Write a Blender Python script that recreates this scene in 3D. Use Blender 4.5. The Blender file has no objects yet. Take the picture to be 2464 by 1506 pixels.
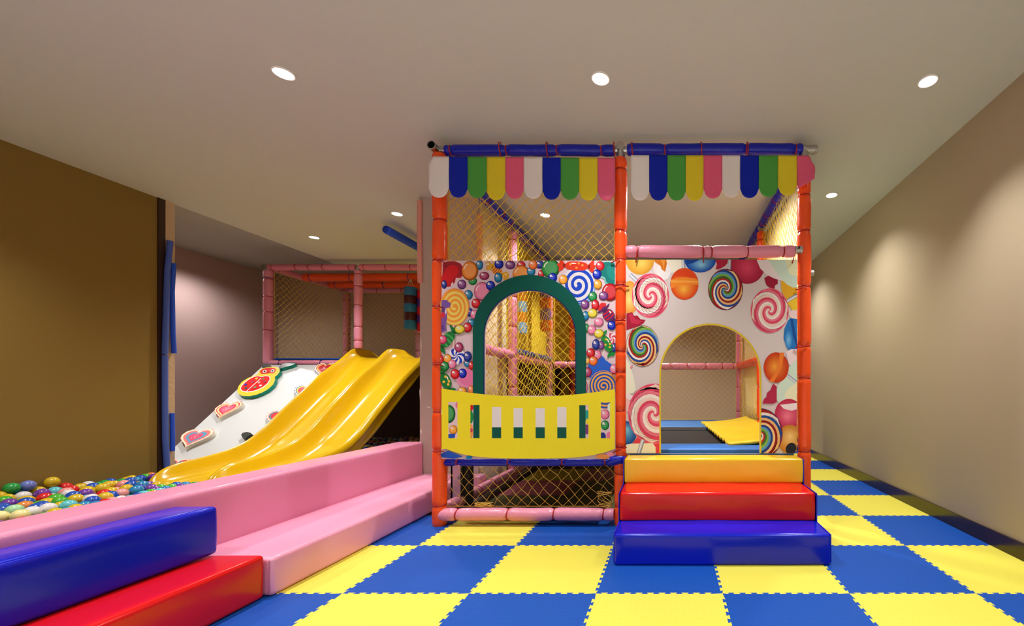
import bpy, bmesh, math, random
from mathutils import Vector, Matrix, noise
random.seed(7)
PI = math.pi
sc = bpy.context.scene
COL = sc.collection

# ------------------------------------------------------------------ camera
F, CU, CV, H = 1006.0, 1612.0, 932.0, 0.98
cam_d = bpy.data.cameras.new('camera'); cam = bpy.data.objects.new('camera', cam_d); COL.objects.link(cam)
cam.location = (0, 0, H); cam.rotation_euler = (PI/2, 0, 0)
cam_d.sensor_fit = 'HORIZONTAL'; cam_d.sensor_width = 36.0
cam_d.lens = 36.0*F/2464.0
cam_d.shift_x = (1232.0-CU)/2464.0; cam_d.shift_y = (CV-753.0)/2464.0
cam_d.clip_start = 0.05; cam_d.clip_end = 60
sc.camera = cam

def X(u, d): return (u-CU)*d/F
def Z(v, d): return H+(CV-v)*d/F
def P(u, v, d): return Vector((X(u, d), d, Z(v, d)))

# ------------------------------------------------------------------ materials
def lin(c):
    c = c/255.0
    return c/12.92 if c <= 0.04045 else ((c+0.055)/1.055)**2.4
def rgb(h):
    if isinstance(h, str):
        h = (int(h[0:2], 16), int(h[2:4], 16), int(h[4:6], 16))
    return (lin(h[0]), lin(h[1]), lin(h[2]), 1.0)
_M = {}
def mat(col, rough=0.45, kind='plain', metal=0.0, coat=0.0, bump=0.0, scale=20.0, stretch=(1, 1, 1), vary=0.0):
    key = (str(col), rough, kind, metal, coat, bump, scale, stretch, vary)
    if key in _M: return _M[key]
    m = bpy.data.materials.new(kind+'_'+str(len(_M))); m.use_nodes = True
    nt = m.node_tree; b = nt.nodes['Principled BSDF']
    b.inputs['Base Color'].default_value = rgb(col)
    b.inputs['Roughness'].default_value = rough
    b.inputs['Metallic'].default_value = metal
    if kind in ('print', 'awning', 'padding', 'foam', 'paint', 'wall', 'ceiling'): b.inputs['Specular IOR Level'].default_value = .22 if kind != 'padding' else .35
    if coat: b.inputs['Coat Weight'].default_value = coat; b.inputs['Coat Roughness'].default_value = 0.08
    if bump or vary:
        tc = nt.nodes.new('ShaderNodeTexCoord'); mp = nt.nodes.new('ShaderNodeMapping')
        mp.inputs['Scale'].default_value = stretch
        nt.links.new(tc.outputs['Object'], mp.inputs['Vector'])
        nz = nt.nodes.new('ShaderNodeTexNoise'); nz.inputs['Scale'].default_value = scale; nz.inputs['Detail'].default_value = 3
        nt.links.new(mp.outputs['Vector'], nz.inputs['Vector'])
        if bump:
            bp = nt.nodes.new('ShaderNodeBump'); bp.inputs['Strength'].default_value = bump; bp.inputs['Distance'].default_value = 0.01
            nt.links.new(nz.outputs['Fac'], bp.inputs['Height']); nt.links.new(bp.outputs['Normal'], b.inputs['Normal'])
        if vary:
            mx = nt.nodes.new('ShaderNodeMixRGB'); mx.blend_type = 'MULTIPLY'; mx.inputs['Fac'].default_value = vary
            mx.inputs['Color1'].default_value = rgb(col)
            nt.links.new(nz.outputs['Fac'], mx.inputs['Color2']); nt.links.new(mx.outputs['Color'], b.inputs['Base Color'])
    _M[key] = m
    return m
def vinyl(col, rough=0.28):
    m = mat(col, rough, 'vinyl', coat=0.08, bump=0.12, scale=9.0); m.node_tree.nodes['Principled BSDF'].inputs['Specular IOR Level'].default_value = .3; return m
def pad(col): return mat(col, 0.3, 'padding', coat=0.15, bump=0.35, scale=38.0, stretch=(1, 1, 0.5))
def printed(col): return mat(col, 0.42, 'print')
def emis(col, s):
    m = bpy.data.materials.new('lamp_glow'); m.use_nodes = True
    b = m.node_tree.nodes['Principled BSDF']; b.inputs['Base Color'].default_value = rgb(col)
    b.inputs['Emission Color'].default_value = rgb(col); b.inputs['Emission Strength'].default_value = s
    return m
def foam_mat(col):
    key = ('foam', col)
    if key in _M: return _M[key]
    m = bpy.data.materials.new('foam_mat_'+col); m.use_nodes = True; nt = m.node_tree; b = nt.nodes['Principled BSDF']
    b.inputs['Base Color'].default_value = rgb(col); b.inputs['Roughness'].default_value = 0.5; b.inputs['Specular IOR Level'].default_value = .2
    N = nt.nodes.new; L = nt.links.new
    tc = N('ShaderNodeTexCoord'); sx = N('ShaderNodeSeparateXYZ'); L(tc.outputs['Object'], sx.inputs[0])
    def mth(op, a, c=None, c2=None):
        n = N('ShaderNodeMath'); n.operation = op
        for k, q in enumerate((a, c, c2)):
            if q is None: continue
            if isinstance(q, (int, float)): n.inputs[k].default_value = q
            else: L(q, n.inputs[k])
        return n.outputs[0]
    S = 1/0.021
    a = mth('MULTIPLY', mth('ADD', sx.outputs['X'], sx.outputs['Y']), S*0.7071)
    c = mth('MULTIPLY', mth('SUBTRACT', sx.outputs['X'], sx.outputs['Y']), S*0.7071)
    fa = mth('SUBTRACT', mth('FRACT', a), 0.5); fc = mth('SUBTRACT', mth('FRACT', c), 0.5)
    par = mth('GREATER_THAN', mth('ABSOLUTE', mth('SUBTRACT', mth('MODULO', mth('ABSOLUTE', mth('ADD', mth('FLOOR', a), mth('FLOOR', c))), 2.0), 0.0)), 0.5)
    def ringh(p, q):
        dd = mth('SQRT', mth('ADD', mth('MULTIPLY', p, p), mth('MULTIPLY', q, q)))
        return mth('SUBTRACT', 1.0, mth('MULTIPLY', mth('ABSOLUTE', mth('SUBTRACT', dd, 0.33)), 14.0))
    def ell(p, q): return mth('SUBTRACT', 1.0, mth('ADD', mth('MULTIPLY', mth('MULTIPLY', p, p), 4.6), mth('MULTIPLY', mth('MULTIPLY', q, q), 60.0)))
    e1 = ringh(fa, fc); e2 = mth('MAXIMUM', ell(mth('ADD', fa, fc), mth('SUBTRACT', fa, fc)), mth('MAXIMUM', ell(mth('ADD', fa, fc), mth('ADD', mth('SUBTRACT', fa, fc), .35)), ell(mth('ADD', fa, fc), mth('SUBTRACT', mth('SUBTRACT', fa, fc), .35))))
    mix = mth('ADD', mth('MULTIPLY', e1, par), mth('MULTIPLY', e2, mth('SUBTRACT', 1.0, par)))
    hgt = mth('MAXIMUM', mix, 0.0)
    bp = N('ShaderNodeBump'); bp.inputs['Strength'].default_value = 0.55; bp.inputs['Distance'].default_value = 0.0016
    L(hgt, bp.inputs['Height']); L(bp.outputs['Normal'], b.inputs['Normal'])
    _M[key] = m
    return m

ORANGE = pad('F2521B'); BLUEP = pad('0318B4'); PINKP = pad('E590AC'); PINKD = pad('DB7F98'); TIE = mat('A80F12', 0.4, 'tie')
TIEB = mat('1D2A86', 0.4, 'tie'); STEEL = mat('B9B9B9', 0.3, 'steel', metal=1.0, bump=0.2, scale=60.0); ROPE = mat('ECC62C', 0.6, 'rope')
BLACK = mat('151312', 0.6, 'dark')

# ------------------------------------------------------------------ mesh building
class MB:
    def __init__(s): s.v = []; s.f = []; s.m = []; s.mats = []
    def mi(s, m):
        if m not in s.mats: s.mats.append(m)
        return s.mats.index(m)
    def add(s, vs, fs, m):
        o = len(s.v); k = s.mi(m)
        s.v += [tuple(p) for p in vs]; s.f += [tuple(i+o for i in f) for f in fs]; s.m += [k]*len(fs)
    def box(s, a, b, m):
        x0, y0, z0 = a; x1, y1, z1 = b
        s.add([(x0, y0, z0), (x1, y0, z0), (x1, y1, z0), (x0, y1, z0), (x0, y0, z1), (x1, y0, z1), (x1, y1, z1), (x0, y1, z1)],
              [(3, 2, 1, 0), (4, 5, 6, 7), (0, 1, 5, 4), (1, 2, 6, 5), (2, 3, 7, 6), (3, 0, 4, 7)], m)
    def tube(s, pts, rads, m, n=16, cap=True):
        pts = [Vector(p) for p in pts]
        if isinstance(rads, (int, float)): rads = [rads]*len(pts)
        vs = []; fs = []; prev = None
        for i, p in enumerate(pts):
            t = (pts[min(i+1, len(pts)-1)]-pts[max(i-1, 0)]).normalized()
            if prev is None: a = Vector((0, 0, 1)).cross(t) if abs(t.z) < 0.9 else Vector((1, 0, 0)).cross(t)
            else: a = prev-t*prev.dot(t)
            a.normalize(); prev = a; b = t.cross(a)
            for k in range(n):
                an = 2*PI*k/n; vs.append(p+(a*math.cos(an)+b*math.sin(an))*rads[i])
        for i in range(len(pts)-1):
            for k in range(n):
                fs.append((i*n+k, i*n+(k+1) % n, (i+1)*n+(k+1) % n, (i+1)*n+k))
        if cap:
            fs.append(tuple(range(n-1, -1, -1))); fs.append(tuple((len(pts)-1)*n+k for k in range(n)))
        s.add(vs, fs, m)
    def ring(s, c, axis, R, r, m, n=20, k=6, tilt=0.0):
        ax = Vector(axis).normalized(); a = ax.orthogonal().normalized()
        if tilt:
            ax = (ax+a*tilt).normalized(); a = ax.orthogonal().normalized()
        b = ax.cross(a); vs = []; fs = []; c = Vector(c)
        for i in range(n):
            t = 2*PI*i/n; d = a*math.cos(t)+b*math.sin(t)
            for j in range(k):
                q = 2*PI*j/k; vs.append(c+d*(R+r*math.cos(q))+ax*r*math.sin(q)*1.4)
        for i in range(n):
            for j in range(k):
                fs.append((i*k+j, ((i+1) % n)*k+j, ((i+1) % n)*k+(j+1) % k, i*k+(j+1) % k))
        s.add(vs, fs, m)
    def prism(s, poly, off, m_top, m_side=None):
        """poly: list of Vector (front face), off: Vector to back"""
        n = len(poly); vs = [Vector(p) for p in poly]+[Vector(p)+off for p in poly]
        s.add(vs, [tuple(range(n))], m_top)
        o = [(i, (i+1) % n, n+(i+1) % n, n+i) for i in range(n)]+[tuple(n+i for i in range(n-1, -1, -1))]
        s.add(vs, o, m_side or m_top)
    def build(s, name, parent=None, smooth=False, angle=None):
        me = bpy.data.meshes.new(name); me.from_pydata(s.v, [], s.f)
        for m in s.mats: me.materials.append(m)
        me.polygons.foreach_set('material_index', s.m)
        if smooth: me.polygons.foreach_set('use_smooth', [True]*len(s.f))
        me.update()
        if angle is not None:
            me.polygons.foreach_set('use_smooth', [True]*len(s.f)); me.set_sharp_from_angle(angle=angle)
        o = bpy.data.objects.new(name, me); COL.objects.link(o)
        if parent: o.parent = parent; o.matrix_parent_inverse = parent.matrix_world.inverted() if parent.type != 'EMPTY' else Matrix.Translation(-parent.location)
        return o
def tag(o, label=None, cat=None, group=None, kind=None):
    if label: o['label'] = label
    if cat: o['category'] = cat
    if group: o['group'] = group
    if kind: o['kind'] = kind
    return o
def empty(name, loc, label, cat, group=None):
    o = bpy.data.objects.new(name, None); COL.objects.link(o); o.location = loc; o.empty_display_size = .1
    return tag(o, label, cat, group)
def struct(mb, name, **k):
    o = mb.build(name, **k); o['kind'] = 'structure'; return o

def softbox(mb, a, b, m, r=0.02, puff=0.006, n=14, seed=0, mtop=None):
    a = Vector(a); b = Vector(b); c = (a+b)/2; h = (b-a)/2
    def ts(hh):
        rr = min(r, hh*0.95); e = (hh-rr)/hh
        t = [-1+(1-e)*q for q in (0, .15, .35, .6, 1)]
        mid = [-e+2*e*i/n for i in range(1, n)]
        return t+mid+[-q for q in reversed(t)]
    T = [ts(h.x), ts(h.y), ts(h.z)]
    def mp(p):
        q = Vector((p.x*h.x, p.y*h.y, p.z*h.z)); rr = Vector((min(r, h.x*.95), min(r, h.y*.95), min(r, h.z*.95)))
        inner = Vector([max(-(h[i]-rr[i]), min(h[i]-rr[i], q[i])) for i in range(3)])
        d = q-inner
        d = Vector((d.x/rr.x, d.y/rr.y, d.z/rr.z))
        if d.length > 0: d.normalize()
        out = inner+Vector((d.x*rr.x, d.y*rr.y, d.z*rr.z))
        w = [max(0.0, math.cos(p[i]*PI/2)) for i in range(3)]
        for i in range(3):
            j, k = (i+1) % 3, (i+2) % 3
            if abs(p[i]) > .999 and not (i == 2 and p[i] < 0):
                out[i] += math.copysign(puff*math.sqrt(w[j]*w[k]), p[i])
        g = out+c
        if puff > 0.002 and not g.z < a.z+0.002:
            nn = noise.noise(Vector((g.x*5+seed, g.y*5, g.z*9)))*puff*0.5
            out += d*nn
        return out+c
    for ax in range(3):
        j, k = (ax+1) % 3, (ax+2) % 3
        for sg in (-1, 1):
            vs = []; A = T[j]; B = T[k]
            for u in A:
                for v in B:
                    p = Vector((0, 0, 0)); p[ax] = sg; p[j] = u; p[k] = v; vs.append(mp(p))
            fs = []; nb = len(B)
            for i in range(len(A)-1):
                for q in range(nb-1):
                    f = (i*nb+q, (i+1)*nb+q, (i+1)*nb+q+1, i*nb+q+1)
                    fs.append(f if sg > 0 else f[::-1])
            mb.add(vs, fs, m)
def weld(o, dist=0.0002):
    bm = bmesh.new(); bm.from_mesh(o.data); bmesh.ops.remove_doubles(bm, verts=bm.verts, dist=dist); bm.to_mesh(o.data); bm.free()
    return o

# padded tube with pinched ties; ties become children
def padded(name, p0, p1, m, parent, ties=(), r=0.047, tiemat=None, pipe=True, seed=0, label=None, free_ends=(False, False)):
    p0 = Vector(p0); p1 = Vector(p1); L = (p1-p0).length; n = max(12, int(L/0.012)); ax = (p1-p0).normalized()
    pts = []; rads = []
    for i in range(n+1):
        t = i/n; s = t*L; rr = r
        for q in ties:
            dd = abs(s-q*L); rr -= 0.0095*math.exp(-(dd/0.016)**2)
        for e, fr in ((s, 0), (L-s, 1)):
            if e < 0.03: rr -= 0.006*(1-e/0.03)**2
        rr += 0.0016*noise.noise(Vector((s*9+seed*3.1, seed, 0)))
        w = Vector((noise.noise(Vector((s*4, seed, 5))), noise.noise(Vector((s*4, seed, 15))), noise.noise(Vector((s*4, seed, 25)))))*0.0035
        w -= ax*w.dot(ax)
        pts.append(p0+ax*s+w); rads.append(rr)
    b = MB(); b.tube(pts, rads, m, 20)
    o = b.build(name, parent, smooth=True)
    o.data.set_sharp_from_angle(angle=1.0)
    if label: o['label'] = label
    for k, q in enumerate(ties):
        t = MB(); c = pts[min(n, int(round(q*n)))]
        t.ring(c, ax, r-0.0062, 0.0034, tiemat or TIE, tilt=random.uniform(-.12, .12))
        t.build('tie', o, smooth=True)
    return o
def joint(c, axis, parent, r=0.034, ln=0.09, hole=False):
    b = MB(); a = Vector(axis).normalized(); c = Vector(c)
    b.tube([c-a*ln/2, c+a*ln/2], r, STEEL, 18, cap=not hole)
    if hole: b.tube([c-a*ln/2, c+a*ln/2], r*0.85, BLACK, 18, cap=False); b.ring(c-a*ln/2, a, r*.92, .003, STEEL); b.ring(c+a*ln/2, a, r*.92, .003, STEEL)
    b.ring(c+a*ln*.38, a, r, .004, STEEL)
    return b.build('pipe_joint', parent, angle=.6)

# net in a plane
def net(name, o, eu, ev, W, Ht, cell, label, cat='net', rad=0.0017, m=None, jit=0.006, sag=0.0, border=True, keep=None, warp=None):
    o = Vector(o); eu = Vector(eu).normalized(); ev = Vector(ev).normalized(); nn = eu.cross(ev)
    hc = cell/2; nu = int(round(W/hc)); nv = int(round(Ht/hc)); hu = W/nu; hv = Ht/nv
    rnd = random.Random(hash(round(o.x*10)+round(o.y*7))); pts = {}
    for i in range(nu+1):
        for j in range(nv+1):
            if (i+j) % 2 == 0:
                ed = 0 if (i in (0, nu) or j in (0, nv)) else 1
                du = rnd.uniform(-jit, jit)*ed; dv = rnd.uniform(-jit, jit)*ed
                du += 0.012*noise.noise(Vector((i*.35, j*.35, o.x)))*ed; dv += 0.012*noise.noise(Vector((i*.35, j*.35, o.x+9)))*ed
                s = sag*math.sin(PI*i/nu)*math.sin(PI*j/nv)
                a = i*hu+du; c = j*hv+dv
                if warp: a, c = warp(a/W, c/Ht); a *= W; c *= Ht
                if keep and not keep(a, c): continue
                pts[(i, j)] = o+eu*a+ev*c+nn*(s+rnd.uniform(-.003, .003)*ed)
    b = MB(); M_ = m or ROPE; vs = []; fs = []
    def seg(p, q, r):
        t = (q-p).normalized(); a = t.orthogonal().normalized(); c = t.cross(a); o_ = len(vs)
        for e in (p, q):
            for k in range(4): vs.append(e+(a*math.cos(k*PI/2)+c*math.sin(k*PI/2))*r)
        for k in range(4): fs.append((o_+k, o_+(k+1) % 4, o_+4+(k+1) % 4, o_+4+k))
    for (i, j), p in pts.items():
        for di in (1,):
            for dj in (1, -1):
                q = pts.get((i+di, j+dj))
                if q: seg(p, q, rad)
        seg(p-ev*.0035, p+ev*.0035, rad*1.9)
    if border:
        cr = [o, o+eu*W, o+eu*W+ev*Ht, o+ev*Ht]
        for k in range(4): seg(cr[k], cr[(k+1) % 4], rad*1.8)
    b.add(vs, fs, M_)
    ob = b.build(name)
    return tag(ob, label, cat)

# ================================================================== SETTING
ZC, XR, XL, DB, DP = 2.765, 2.005, -4.82, 7.42, 3.95
DBACK = -3.2
b = MB(); b.box((-7.2, DBACK-.2, -0.062), (XR+.2, .75, -0.012), mat('D2D0CA', 0.6, 'floor')); b.box((-7.2, .75, -0.062), (XR+.2, DB+.2, -0.012), mat('4E463E', 0.7, 'floor')); struct(b, 'floor')  # pale half behind the camera is brightened to bounce light forward
b = MB(); cm = mat('C6CAC6', 0.75, 'ceiling', bump=0.04, scale=60.0)
b.box((XL, DBACK-.2, ZC), (XR+.2, DB+.2, ZC+.12), cm); struct(b, 'ceiling')
b = MB(); b.box((-7.2, DP, 2.96), (XL+0.001, DB+.2, 3.08), mat('B4B4B0', 0.8, 'ceiling', bump=0.04, scale=60.0))
b.box((XL-.02, DP+.1, ZC), (XL-.001, DB, 2.97), cm); struct(b, 'ceiling_recess')
wr = mat('AE9F88', 0.55, 'wall', bump=0.05, scale=300.0, stretch=(1, 1, .1))
b = MB(); b.box((XR, DBACK-.2, -.06), (XR+.15, DB+.2, ZC+.05), wr); struct(b, 'wall_right')
wl = mat('846C36', 0.55, 'wall', bump=0.05, scale=300.0, stretch=(1, 1, .1))
b = MB(); b.box((XL-.15, DBACK-.2, -.06), (XL, DP-.02, 2.97), wl); struct(b, 'wall_left')
b = MB(); b.box((-7.2, DBACK-.2, -.06), (XR+.2, DBACK, ZC+.1), mat('E4E2DC', .6, 'wall')); struct(b, 'wall_back')  # unseen end wall, kept near white to throw fill light forward
b = MB(); b.box((-7.2, DB, -.06), (XR+.2, DB+.15, 3.0), mat('BCA48C', 0.6, 'wall', bump=0.05, scale=300.0, stretch=(1, 1, .1))); struct(b, 'wall_front')
b = MB(); b.box((-7.1, DP-.1, -.06), (-6.95, DB, 3.0), mat('BCA09E', 0.5, 'wall', bump=0.05, scale=300.0, stretch=(1, 1, .1)))
b.box((-7.1, DP-.2, -.06), (XL-.15, DP-.1, 3.0), wl); struct(b, 'wall_side')
# baseboard right
b = MB(); b.box((XR-.014, DBACK, -.012), (XR, DB, .098), mat('2A1712', 0.22, 'baseboard', coat=.3)); struct(b, 'baseboard_right')
# end of the left wall: dark board and bare plaster edge
b = MB(); b.box((XL-.15, DP-.02, -.012), (XL+.012, DP+.035, ZC), mat('2E1A12', 0.35, 'baseboard')); struct(b, 'trim_1')
b = MB(); b.box((XL-.15, DP+.035, -.012), (XL+.006, DP+.115, 2.9), mat('C4AD92', 0.8, 'plaster', bump=.5, scale=40.0)); struct(b, 'trim_2')
# column between the benches and the play frame
CX0, CX1, CY0, CY1 = -2.35, -1.80, 3.93, 4.60
b = MB(); b.box((CX0, CY0, -.012), (CX1, CY1, ZC), mat('BCADA2', 0.6, 'wall', bump=0.05, scale=300.0, stretch=(1, 1, .1)))
b.add([(CX1+.001, CY0+.02, 0), (CX1+.001, CY1, 0), (CX1+.001, CY1, ZC), (CX1+.001, CY0+.02, ZC)], [(0, 1, 2, 3)], mat('E6DCC0', .6, 'wall'))  # lighter right face: the bright light on that side put into its colour
struct(b, 'wall_column')
# chipped paint on the column edge
for k, (v, du, hh) in enumerate(((1039, 2, 10), (980, 25, 5), (835, 3, 24), (860, 2, 14), (1068, 2, 12), (935, 2, 7), (978, 20, 4))):
    pass
b = MB(); pm = mat('E4DAD0', .8, 'plaster')
for v, du, w, hh in ((1039, 3, 4, 12), (836, 3, 3, 50), (1068, 1, 3, 14), (948, 1, 3, 30), (980, 22, 8, 3)):
    c = P(1010+du, v, CY0-.001); w_ = w*CY0/F/2; h_ = hh*CY0/F/2
    pts = [(c.x+w_*math.cos(t)*(1+.35*math.sin(3*t)), CY0-.001, c.z+h_*math.sin(t)*(1+.2*math.cos(5*t))) for t in [2*PI*i/16 for i in range(16)]]
    b.add(pts, [tuple(range(16))], pm)
struct(b, 'trim_3')
# yellow partition behind the left bay, under-deck shade painted in as dark brown below
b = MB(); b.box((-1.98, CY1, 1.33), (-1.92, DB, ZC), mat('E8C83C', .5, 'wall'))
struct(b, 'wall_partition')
b = MB(); b.box((-1.98, CY1, -.012), (-1.92, DB, 1.33), mat('4A2C18', .6, 'wall')); struct(b, 'wall_partition_shade')
b = MB(); b.box((-1.92, DB-.06, .5), (-.95, DB, ZC), mat('E4C440', .5, 'wall')); struct(b, 'wall_panel')

# foam corner guards
def guard(name, pts, r, m, label, cat='edge guard', sx=1.0):
    b = MB(); b.tube(pts, r, m, 12); o = b.build(name, None, smooth=True); o.data.set_sharp_from_angle(angle=1.0); return tag(o, label, cat)
fb = mat('2C56D8', .6, 'foam'); fb2 = mat('4A62B8', .6, 'foam'); fp = mat('DE9C92', .6, 'foam')
def gpts(us, d0):
    return [Vector((XL+.022+0.0, 0, 0))]
def gline(lst, x):
    out = []
    for u, v in lst:
        d = x*F/(u-CU); out.append(P(u, v, d))
    return out
guard('foam_edge_guard', gline([(410, 580), (403, 650), (398, 800), (397, 852)], XL+.03), .021, fb2, 'long dull blue foam strip on the edge of the olive brown wall')
guard('foam_edge_guard', gline([(397, 854), (397, 960), (398, 1060), (402, 1126)], XL+.03), .021, fb2, 'dull blue foam strip on the olive wall edge, running down to the slide')
guard('foam_edge_guard', gline([(418, 634), (414, 700), (416, 800), (419, 850)], XL+.03), .018, fb, 'bright blue foam strip on the bare plaster edge, the upper one')
guard('foam_edge_guard', gline([(414, 994), (415, 1040), (415, 1085)], XL+.03), .017, fb, 'short bright blue foam strip low on the bare plaster edge')
guard('foam_edge_guard', [P(1010, 483, CY0-.015), P(1009, 540, CY0-.015), P(1010, 600, CY0-.015), P(1011, 680, CY0-.015)], .021, fp, 'salmon pink foam strip on the left edge of the grey brown column')
guard('foam_edge_guard', [Vector((CX1+.01, CY0-.0, .3)), Vector((CX1+.01, CY0-.0, 2.6))], .028, mat('E8A082', .6, 'foam'), 'salmon foam strip on the right edge of the column behind the yellow net')

# ------------------------------------------------------------------ puzzle mats
MS, MX0, MD0 = 0.603, -0.353, 1.99
YEL, BLU = foam_mat('E6DC58'), foam_mat('104EAE')
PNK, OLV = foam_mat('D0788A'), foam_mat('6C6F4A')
def edge_line(p, q, flip):
    """toothed line from p to q (both grid corners), deterministic whichever tile asks"""
    p = Vector(p); q = Vector(q); L = (q-p).length; t = (q-p)/L; n = Vector((-t.y, t.x))
    k = 22; w = L/k; out = [p]
    for i in range(k):
        s0 = i*w; a = .009
        sgn = 1 if i % 2 == 0 else -1
        if i == 0 or i == k-1:
            if i == 0: out += [p+t*(w*.9)]
            continue
        lo, hi = (s0-.004, s0+w+.004) if sgn > 0 else (s0-.004+.0, s0+w+.004)
        if sgn > 0:
            out += [p+t*(s0+.003)+n*0, p+t*(s0-.005)+n*a, p+t*(s0+w+.005)+n*a, p+t*(s0+w-.003)+n*0]
        else:
            out += [p+t*(s0+.003), p+t*(s0-.005)-n*a*.0, p+t*(s0+w+.005)-n*a*.0, p+t*(s0+w-.003)]
    # clean: build simple dovetail wave
    out = [p]
    for i in range(1, k-1):
        s0 = i*w
        if i % 2 == 1:
            out += [p+t*(s0+.003)-n*.006, p+t*(s0-.004)+n*.007, p+t*(s0+w+.004)+n*.007, p+t*(s0+w-.003)-n*.006]
    out.append(q)
    return out
def mat_tile(i, j, m, name='foam_puzzle_mat'):
    x0 = MX0+i*MS; y0 = MD0+j*MS; x1 = x0+MS; y1 = y0+MS
    bot = edge_line((x0, y0), (x1, y0), 0); right = edge_line((x1, y0), (x1, y1), 0)
    top = edge_line((x0, y1), (x1, y1), 0)[::-1]; left = edge_line((x0, y0), (x0, y1), 0)[::-1]
    poly = bot[:-1]+right[:-1]+top[:-1]+left[:-1]
    pts = [Vector((min(p.x, XR-.015), p.y, 0.0)) for p in poly]
    b = MB(); b.prism(pts, Vector((0, 0, -.012)), m); return b.build(name)
rowname = {-2: 'just below the picture edge', -1: 'in the nearest row', 0: 'in the second row', 1: 'in the third row', 2: 'in the fourth row', 3: 'in the fifth row', 4: 'in the sixth row', 5: 'in the seventh row', 6: 'in the eighth row', 7: 'in the last row', 8: 'in the last row'}
colname = {-3: 'partly under the pink bench', -2: 'right beside the pink bench', -1: 'two places right of the pink bench', 0: 'before the left half of the stairs', 1: 'before the right half of the stairs', 2: 'next to the stairs', 3: 'against the right baseboard'}
for j in range(-2, 8):
    for i in range(-3, 4):
        xc = MX0+(i+.5)*MS; yc = MD0+(j+.5)*MS
        if yc > 3.4 and xc < MX0+2*MS: continue
        ev = (i+j) % 2 == 0
        o = mat_tile(i, j, BLU if ev else YEL)
        c = 'blue' if ev else 'yellow'
        if yc > 2.95: lab = '%s foam mat in the right aisle, %s, %s' % (c, rowname[j], colname[i]) if i >= 2 else '%s foam mat under the front edge of the play frame, %s' % (c, {-3: 'near the column', -2: 'left part', -1: 'middle part', 0: 'at the stairs', 1: 'behind the stairs'}[i])
        else: lab = '%s foam floor mat %s, %s' % (c, rowname.get(j, 'nearest the camera'), colname[i])
        tag(o, lab, 'floor mat', 'interlocking foam floor mats')
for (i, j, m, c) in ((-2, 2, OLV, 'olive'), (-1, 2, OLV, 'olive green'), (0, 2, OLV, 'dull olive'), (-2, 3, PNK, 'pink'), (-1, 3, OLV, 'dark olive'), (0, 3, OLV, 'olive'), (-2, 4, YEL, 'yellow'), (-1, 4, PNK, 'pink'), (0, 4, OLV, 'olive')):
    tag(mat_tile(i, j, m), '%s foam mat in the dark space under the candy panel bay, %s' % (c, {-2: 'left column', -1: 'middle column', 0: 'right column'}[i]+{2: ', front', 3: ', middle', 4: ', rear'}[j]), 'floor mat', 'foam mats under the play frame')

# ------------------------------------------------------------------ pit wall, bench, steps at left
PK = mat('E58FB4', .36, 'vinyl', coat=.25, bump=.05, scale=5.0); PK2 = mat('EE9FC0', .36, 'vinyl', coat=.25, bump=.05, scale=5.0)
b = MB(); softbox(b, (-2.55, -1.6, -.012), (-2.315, CY0-.005, .472), PK, r=.022, puff=.003, n=30)
tag(weld(b.build('pit_wall', smooth=True)), 'long pink padded wall between the ball pit and the floor', 'padded wall')
b = MB(); softbox(b, (-2.31, 1.955, 0), (-1.86, CY0-.15, .18), PK2, r=.018, puff=.004, n=26)
be = weld(b.build('padded_bench', smooth=True)); tag(be, 'low pink vinyl bench step beside the pink pit wall', 'bench')
b = MB(); b.tube([(-1.872, 1.953, .012), (-1.872, 1.953, .17)], .002, mat('C2708F', .5, 'seam'), 6); b.build('seam', be)
b = MB(); softbox(b, (-2.31, CY0-.145, 0), (-1.72, CY0-.01, .175), PK2, r=.014, puff=.002, n=10)
tag(weld(b.build('padded_block', smooth=True)), 'short pink padded block at the foot of the column, behind the bench end', 'bench')
lb = vinyl('0516C4', .22); lr = vinyl('D8141A', .22)
b = MB(); softbox(b, (-2.30, -1.2, 0), (-1.885, 1.948, .202), lr, r=.018, puff=.005, n=30)
tag(weld(b.build('foam_step', smooth=True)), 'long red vinyl foam step on the floor at lower left', 'foam step')
b = MB(); softbox(b, (-2.30, -1.2, .209), (-2.10, 1.946, .430), lb, r=.018, puff=.006, n=30)
tag(weld(b.build('foam_step', smooth=True)), 'long dark blue vinyl foam step on top of the red step', 'foam step')

# ------------------------------------------------------------------ three-step foam stairs
st = empty('foam_stairs', (.29, 2.65, 0), 'three tier padded stairs in yellow, red and blue before the lollipop panel', 'stairs')
SB, SR, SY = vinyl('0A1CC8', .2), vinyl('D81216', .2), vinyl('EEC22C', .22)
zs = [0, .172, .343, .507]; ys = [2.30, 2.525, 2.775, 2.935]
for k, (m, nm, xa, xb) in enumerate(((SB, 'bottom_tread', -.306, .884), (SR, 'middle_tread', -.300, .878), (SY, 'top_tread', -.300, .884))):
    b = MB(); softbox(b, (xa, ys[k], zs[k]+.0005), (xb, ys[3] if k < 2 else 2.93, zs[k+1]), m, r=.013, puff=.006, n=22, seed=k*3)
    weld(b.build(nm, st, smooth=True))
for sx in (-.312, .887):
    b = MB()
    pr = [(ys[0]+.012, .01), (ys[0]+.012, zs[1]-.006), (ys[1]+.008, zs[1]-.006), (ys[1]+.008, zs[2]-.006), (ys[2]+.008, zs[2]-.006), (ys[2]+.008, zs[3]-.008), (2.93, zs[3]-.008), (2.93, .01)]
    b.prism([Vector((sx, y, z)) for y, z in pr], Vector((.006, 0, 0)), SB); b.build('side_panel', st)

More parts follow.
